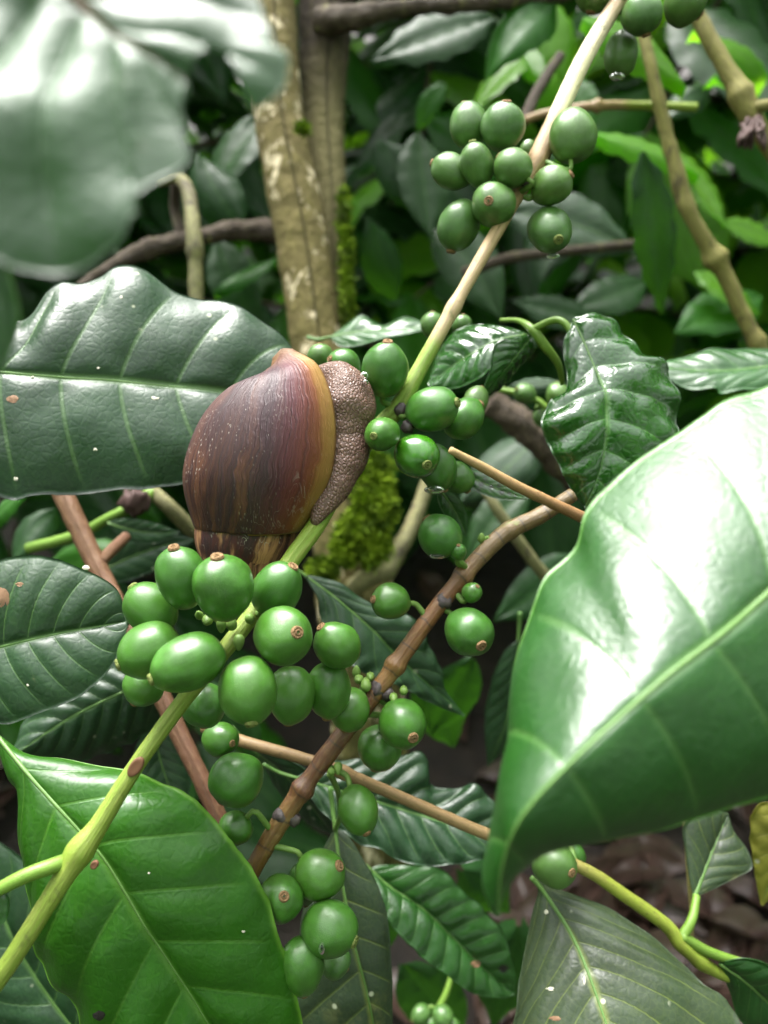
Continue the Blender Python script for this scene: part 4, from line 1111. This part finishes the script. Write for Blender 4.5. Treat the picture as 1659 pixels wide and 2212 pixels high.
def in_view(p, margin=200):
    v = Rm.T @ (p - C0)
    d = -v[2]
    if d < .2: return False, d
    x = v[0] / d * FPX + CX; y = -v[1] / d * FPX + CY
    return (-margin < x < 1659 + margin and -margin < y < 2212 + margin), d

def shrub(root, x, y, h, mats, budget, seed, stuff_list, spread=.75):
    """a coffee shrub: an upright stem, drooping side branches in opposite pairs, paired leaves along each"""
    r = random.Random(seed)
    count = 0
    top = np.array((x + r.uniform(-.05, .05), y, h))
    V, F, uv = tube_geo(spline([np.array((x, y, -.02)), np.array((x + .02, y, h * .5)), top], 24), np.linspace(.02, .008, 24), 10, .1, 30)
    mesh_obj('trunk', V, F, M['bark_dark'], uv, root)
    BV, BF, BU = [], [], []
    z = .18
    a = r.uniform(0, 3)
    while z < h:
        for sd in (0, PI):
            az = a + sd + r.uniform(-.25, .25)
            L = spread * (1 - .55 * z / h) * r.uniform(.8, 1.1)
            dirv = np.array((math.cos(az), math.sin(az), 0))
            p0 = np.array((x, y, z)); p1 = p0 + dirv * L * .5 + np.array((0, 0, .06)); p2 = p0 + dirv * L + np.array((0, 0, -.05 - .12 * r.random()))
            path = spline([p0, p1, p2], 16)
            v, f, u = tube_geo(path, np.linspace(.005, .002, 16), 6)
            BF += [tuple(i + len(BV) for i in q) for q in f]; BV += list(v); BU += list(u)
            nl = int(L / .055)
            for i in range(1, nl + 1):
                p = path[int(15 * i / nl)]
                for s2 in (-1, 1):
                    sidev = np.cross(dirv, (0, 0, 1)) * s2
                    d = sidev * r.uniform(.6, 1.0) + dirv * r.uniform(.2, .8) + np.array((0, 0, r.uniform(-.75, .05)))
                    d /= np.linalg.norm(d)
                    ln = r.uniform(.13, .21)
                    up = np.array((r.uniform(-.4, .4), r.uniform(-.5, .3), 1.0))
                    ok, dep = in_view(p + d * ln * .5)
                    if dep < .58 and abs((p + d * ln * .5)[0]) < 1.0: continue
                    mt = r.choices(('far_dark', 'far_mid', 'far_lime'), mats)[0]
                    k = r.randrange(8)
                    if ok and count < budget:
                        place_leaf(root, p, p + d * ln, up, BGM[mt][k], r.uniform(.75, 1.25)); count += 1
                    else:
                        stuff_list.append((p, p + d * ln, up, mt, k))
        z += r.uniform(.085, .12); a += PI / 2 + r.uniform(-.3, .3)
    mesh_obj('branches', BV, BF, M['bark_dark'], BU, root)

REST = []
specs = [(.55, 1.35, 2.2, (.42, .40, .18), 290, 'bushy coffee shrub behind the tan stem, right of the trunk'),
         (-.45, 1.25, 2.1, (.75, .23, .02), 220, 'dark coffee shrub behind the trunk at the left'),
         (1.05, 1.05, 2.0, (.36, .42, .22), 200, 'light green coffee shrub at the right edge behind the lichen branch'),
         (.12, 1.75, 2.4, (.5, .36, .14), 200, 'shaded coffee shrub far back between the two nearer shrubs')]
for i, (x, y, h, mats, bud, lab) in enumerate(specs):
    root = empty('coffee_shrub', (x, y, 0), lab, 'coffee shrub')
    shrub(root, x, y, h, mats, bud, 20 + i, REST)

def stuff_leaves(name, items, label=None, parent=None):
    by = {}
    for (a, b, up, mt, k) in items: by.setdefault(mt, []).append((a, b, up, k))
    mats = [M[m] for m in by]
    V, F, U, MI = [], [], [], []
    for mi, (mt, L) in enumerate(by.items()):
        for (a, b, up, k) in L:
            me = BGM[mt][k]
            n = len(me.vertices)
            co = np.zeros(n * 3); me.vertices.foreach_get('co', co); co = co.reshape(-1, 3)
            x = b - a; ln = np.linalg.norm(x); x = x / ln
            y = np.cross(up, x); y /= np.linalg.norm(y) + 1e-9
            z = np.cross(x, y)
            w = a + ln * (co[:, :1] * x + co[:, 1:2] * y + co[:, 2:] * z)
            base = len(V)
            V += list(w)
            for p in me.polygons:
                F.append(tuple(base + i for i in p.vertices)); MI.append(mi)
            t = np.repeat(np.linspace(0, 1, 15), 9); s = np.tile(np.linspace(-1, 1, 9), 15)
            U += list(np.stack([(t - .28 * np.abs(s)) * 9, s * .5 + .5], 1))
    o = mesh_obj(name, V, F, mats, U, parent)
    o.data.polygons.foreach_set('material_index', MI)
    tag(o, label, kind='stuff')
    return o
# foliage farther off that reads as one mass
r = random.Random(99)
for i in range(3600):
    y = r.uniform(1.9, 4.5); x = r.uniform(-1, 1) * (.6 + .62 * y); z = r.uniform(0.02, 2.4) ** 1.0
    p = np.array((x, y, z))
    d = np.array((r.uniform(-1, 1), r.uniform(-1, .4), r.uniform(-.8, .1))); d /= np.linalg.norm(d)
    REST.append((p, p + d * r.uniform(.13, .2), np.array((r.uniform(-.4, .4), r.uniform(-.5, .3), 1.0)), r.choices(('far_dark', 'far_mid', 'far_lime'), (.5, .34, .16))[0], r.randrange(5)))
stuff_leaves('background_foliage', REST, 'mass of coffee foliage farther back in the plantation')

# unseen leaf canopy added to block sky light, with openings shaped for patchy reflections
def quad_leaves(name, label, items, mat, parent=None):
    V, F = [], []
    for (p, d, sd, L) in items:
        b = len(V)
        V += [p, p + d * L * .45 + sd * L * .22, p + d * L, p + d * L * .45 - sd * L * .22]
        F.append((b, b + 1, b + 2, b + 3))
    o = mesh_obj(name, V, F, mat, np.zeros((len(V), 2)) + .3, parent, smooth=False)
    return tag(o, label, kind='stuff')

def rand_dir(r):
    d = r.normal(size=3); d[2] = d[2] * .4 - .25; d /= np.linalg.norm(d)
    sd = np.cross(d, (r.normal() * .4, r.normal() * .4, 1.0)); sd /= np.linalg.norm(sd)
    return d, sd

def added_canopy():
    r = np.random.default_rng(11)
    it = []
    while len(it) < 24000:
        a = r.uniform(0, 2 * PI); q = 10 * math.sqrt(r.random())
        x, y, z = q * math.cos(a), q * math.sin(a) + .8, r.uniform(2.7, 4.8)
        u, v = x / z * 3.4, y / z * 3.4
        g = mnoise.noise(Vector((u * .6, v * .6, 4.2))) + .45 * mnoise.noise(Vector((u * 1.7, v * 1.7, 9.1)))
        hole = sum(math.exp(-(((u - a_) / w_) ** 2 + ((v - b_) / w_) ** 2)) for (a_, b_, w_) in GAPS)
        if g < -.25 + hole: continue
        d, sd = rand_dir(r)
        it.append((np.array((x, y, z)), d, sd, r.uniform(.2, .36)))
    while len(it) < 36000:                       # unseen ring of leaves added to block the low sky
        a = r.uniform(0, 2 * PI); q = r.uniform(2.2, 6)
        x, y, z = q * math.cos(a), q * math.sin(a) + .5, r.uniform(.1, 2.9)
        if y > 1.9 or (abs(x) < .62 * (y + .4) + .4 and y > 0): continue
        d, sd = rand_dir(r)
        it.append((np.array((x, y, z)), d, sd, r.uniform(.14, .24)))
    quad_leaves('added_canopy_foliage', 'unseen foliage added overhead and round about to block sky light', it, M['far_mid'])
GAPS = [(.3, .0, 2.5), (2.4, 2.6, 2.5)]  # openings in the added canopy that let sky light through
added_canopy()

# ================================================================== snail
snail = empty('snail', P(690, 1128, .199), 'large brown land snail with yellow lipped shell clinging to the green stem', 'snail')
SD = .214
K = SD / FPX
def snail_pt(X, Y, f):
    """photo-grid offsets around the shell, f towards the camera, same unit"""
    v = np.stack([(np.asarray(X) - CX) * K, -(np.asarray(Y) - CY) * K, -SD + np.asarray(f) * K], -1)
    return C0 + v @ Rm.T

def shell():
    W = 1.4993
    ax, ay, tilt, rot, phi0, c1, c2 = 503.379, 1337.77, .0999, .1647, -.3693, .0736, .1328
    rho = [130.36, 171.69, 155.88, 105.66, 39.99]; zeta = [227.47, 342.79, 466.67, 554.46, 582.2]
    cp = [(rho[1] / W, zeta[1] / W)] + list(zip(rho, zeta)) 
    cp = np.array(cp)
    nu = 44
    m = len(cp); t = np.linspace(0, m - 1, nu); i = np.clip(t.astype(int), 0, m - 2); f = (t - i)[:, None]
    ext = np.vstack([2 * cp[0] - cp[1], cp, 2 * cp[-1] - cp[-2]])
    a, b, c, d = ext[i], ext[i + 1], ext[i + 2], ext[i + 3]
    Cc = .5 * (2 * b + (c - a) * f + (2 * a - 5 * b + 4 * c - d) * f ** 2 + (3 * b - a - 3 * c + d) * f ** 3)
    Cc = np.vstack([Cc, (20, 580), (6, 560)])
    nu = len(Cc)
    # a slight shoulder crease at the suture
    u = np.linspace(0, 1, nu)
    turns = np.concatenate([np.linspace(0, 1.2, 150), np.linspace(1.2, 6.5, 170)[1:]])
    def surf(turns, inset):
        ph = (phi0 + c1 * u + c2 * u * u)[None] - 2 * PI * turns[:, None]
        Sc = W ** ((ph - phi0) / (2 * PI))
        rr = np.clip(Cc[None, :, 0] - inset, 1, None) * Sc; zz = (Cc[None, :, 1] - inset * .6) * Sc
        sut = np.exp(-(u / .035) ** 2)[None]
        rr = rr * (1 + .012 * sut)
        # the spire: broad, hardly narrower than the body whorl where they meet
        env = np.interp(zz, [0, 40, 80, 120, 150, 175, 197, 225, 260, 400], [1, 36, 64, 86, 98, 105, 108, 106, 98, 60])
        wh = np.log(np.maximum(zz, 1e-3) / (Cc[0, 1] * Sc)) / math.log(W)
        env = env * (1 + .025 * np.sin(PI * np.clip(wh, 0, 1)))
        k_ = np.clip((turns - .92) / .10, 0, 1)[:, None]
        rr = rr * (1 - k_) + np.maximum(env - inset * 0, .5) * k_
        # growth ridges
        rid = np.sin(turns * 330 + 3 * np.sin(turns * 41))[:, None] * .0016 + np.sin(turns * 97)[:, None] * .0022
        rr = rr * (1 + rid * np.clip(turns / .1, 0, 1)[:, None])
        # the lip flares a touch
        rr = rr * (1 + .012 * np.exp(-(turns / .02) ** 2))[:, None]
        x = rr * np.cos(-ph); fr = rr * np.sin(-ph)
        yb = zz * math.cos(tilt) - fr * math.sin(tilt); fz = zz * math.sin(tilt) + fr * math.cos(tilt)
        X = ax + x * math.cos(rot) + yb * math.sin(rot); Y = ay - (-x * math.sin(rot) + yb * math.cos(rot))
        return snail_pt(X, Y, fz)
    outer = surf(turns, 0.0)
    tin = np.linspace(0, .16, 30)
    inner = surf(tin, 5.0)
    V = np.vstack([outer.reshape(-1, 3), inner.reshape(-1, 3)])
    F = [q[::-1] for q in grid_faces(len(turns), nu)]
    off = len(turns) * nu
    F += [tuple(i + off for i in q) for q in grid_faces(len(tin), nu)]
    for j in range(nu - 1): F.append((j, j + 1, off + j + 1, off + j))
    uv = np.vstack([np.stack([np.repeat(turns, nu), np.tile(u, len(turns))], 1), np.stack([np.repeat(tin * 0 + .02, nu), np.tile(u, len(tin))], 1)])
    # scale u so one unit = one turn (the colour ramp covers the first turn)
    o = mesh_obj('shell', V, F, M['shell'], uv, snail)
    return o
shell()

def body():
    sp = np.array([(686, 1134, 92, 5), (691, 1122, 92, 14), (702, 1100, 86, 22), (718, 1068, 72, 30), (735, 1030, 58, 42), (743, 985, 44, 56), (746, 930, 36, 57), (751, 885, 34, 63), (745, 850, 30, 56), (728, 826, 24, 40), (700, 812, 14, 26), (660, 815, 0, 18)], float)
    n, ns = 170, 96
    q = spline(sp * np.array((1, 1, 1, 1)), n)
    c = snail_pt(q[:, 0], q[:, 1], q[:, 2])
    T = np.gradient(c, axis=0); T /= np.linalg.norm(T, axis=1)[:, None]
    fwd = Rm @ np.array((0, 0, 1.0))
    Nn = fwd - T * (T @ fwd)[:, None]; Nn /= np.linalg.norm(Nn, axis=1)[:, None]
    Bn = np.cross(T, Nn)
    th = np.linspace(0, 2 * PI, ns, endpoint=False)
    w = q[:, 3] * K
    # rounded back towards the camera, flat sole behind
    cs = np.cos(th); 
    dep = np.where(cs > 0, .80, .45)
    V = c[:, None] + Bn[:, None] * (np.sin(th)[None, :, None] * w[:, None, None]) + Nn[:, None] * ((cs * dep)[None, :, None] * w[:, None, None])
    flat = V.reshape(-1, 3)
    cen = np.repeat(c, ns, 0)
    rad = flat - cen; rl = np.linalg.norm(rad, axis=1) + 1e-9
    # tubercles in rough rows, plus folds across the neck
    tub = np.array([mnoise.voronoi(Vector(p * 1250))[0][0] for p in flat])
    tub = .00010 * (.45 - np.clip(tub, 0, .7))
    fold = .0006 * np.sin(np.repeat(np.linspace(0, 1, n), ns) * 60 + 3 * vnoise(flat, 160.)) * np.repeat(np.clip((q[:, 3] - 20) / 40, 0, 1), ns)
    big = vnoise(flat, 110., 4.) * .0014
    taper = np.clip(np.repeat(w, ns) / .003, 0, 1)
    flat = flat + rad / rl[:, None] * ((tub + fold * .22 + big) * taper)[:, None]
    F = grid_faces(n, ns, True)
    V = np.vstack([flat, c[0], c[-1]])
    for j in range(ns):
        F.append((n * ns, (j + 1) % ns, j)); F.append((n * ns + 1, (n - 1) * ns + j, (n - 1) * ns + (j + 1) % ns))
    o = mesh_obj('body', V, F, M['skin'], None, snail)
body()

# ================================================================== water drops
def drop(px, py, d, r, label, sx=1.0, sy=1.0):
    prof = [(math.sin(a) + .002, -math.cos(a)) for a in np.linspace(0, PI, 16)]
    Vs, Fs = lathe(prof, 24)
    Vs = np.array(Vs) * np.array((sx, .8, sy)) * r * d / FPX
    o = mesh_obj('water_drop', P(px, py, d) + Vs @ Rm.T[[0, 2, 1]] , Fs, M['water'])
    tag(o, label, 'water drop')
for (px, py, r) in ((1022, 1026, 6), (1040, 1046, 5), (1048, 1034, 4), (1062, 1052, 5), (1078, 1048, 4), (1085, 1062, 5), (1100, 1066, 4), (1112, 1070, 3), (1034, 1058, 4)):
    prof = [(math.sin(a) + .002, -math.cos(a)) for a in np.linspace(0, PI, 10)]
    Vs, Fs = lathe(prof, 14)
    dd = .228 / FPX * r
    o = mesh_obj('water_drop', on_leaf(wl.name, px, py, dd * .3) + np.array(Vs) * dd, Fs, M['water'])
    tag(o, 'bead of water on the small pointed leaf under the cut twig', 'water drop', 'beads of water on the small pointed leaf')
drop(938, 1058, .2135, 17, 'water drop hanging under the cherry next to the wet one', 1.3, .55)
drop(945, 1201, .2135, 13, 'water drop under the cherry above the brown branch', 1.3, .5)
drop(1333, 166, .254, 13, 'bright water drop at the tip of the shaded top cherry', 1.2, .6)
drop(1195, 553, .2295, 11, 'water drop under the lowest cherry of the upper cluster', 1.3, .5)
drop(787, 812, .206, 9, 'small water drop between the snail neck and a cherry')
drop(790, 826, .206, 6, 'tiny water drop just below another beside the snail neck')
drop(695, 2050, .190, 10, 'water drop caught between the two lowest cherries', .7, 1.2)
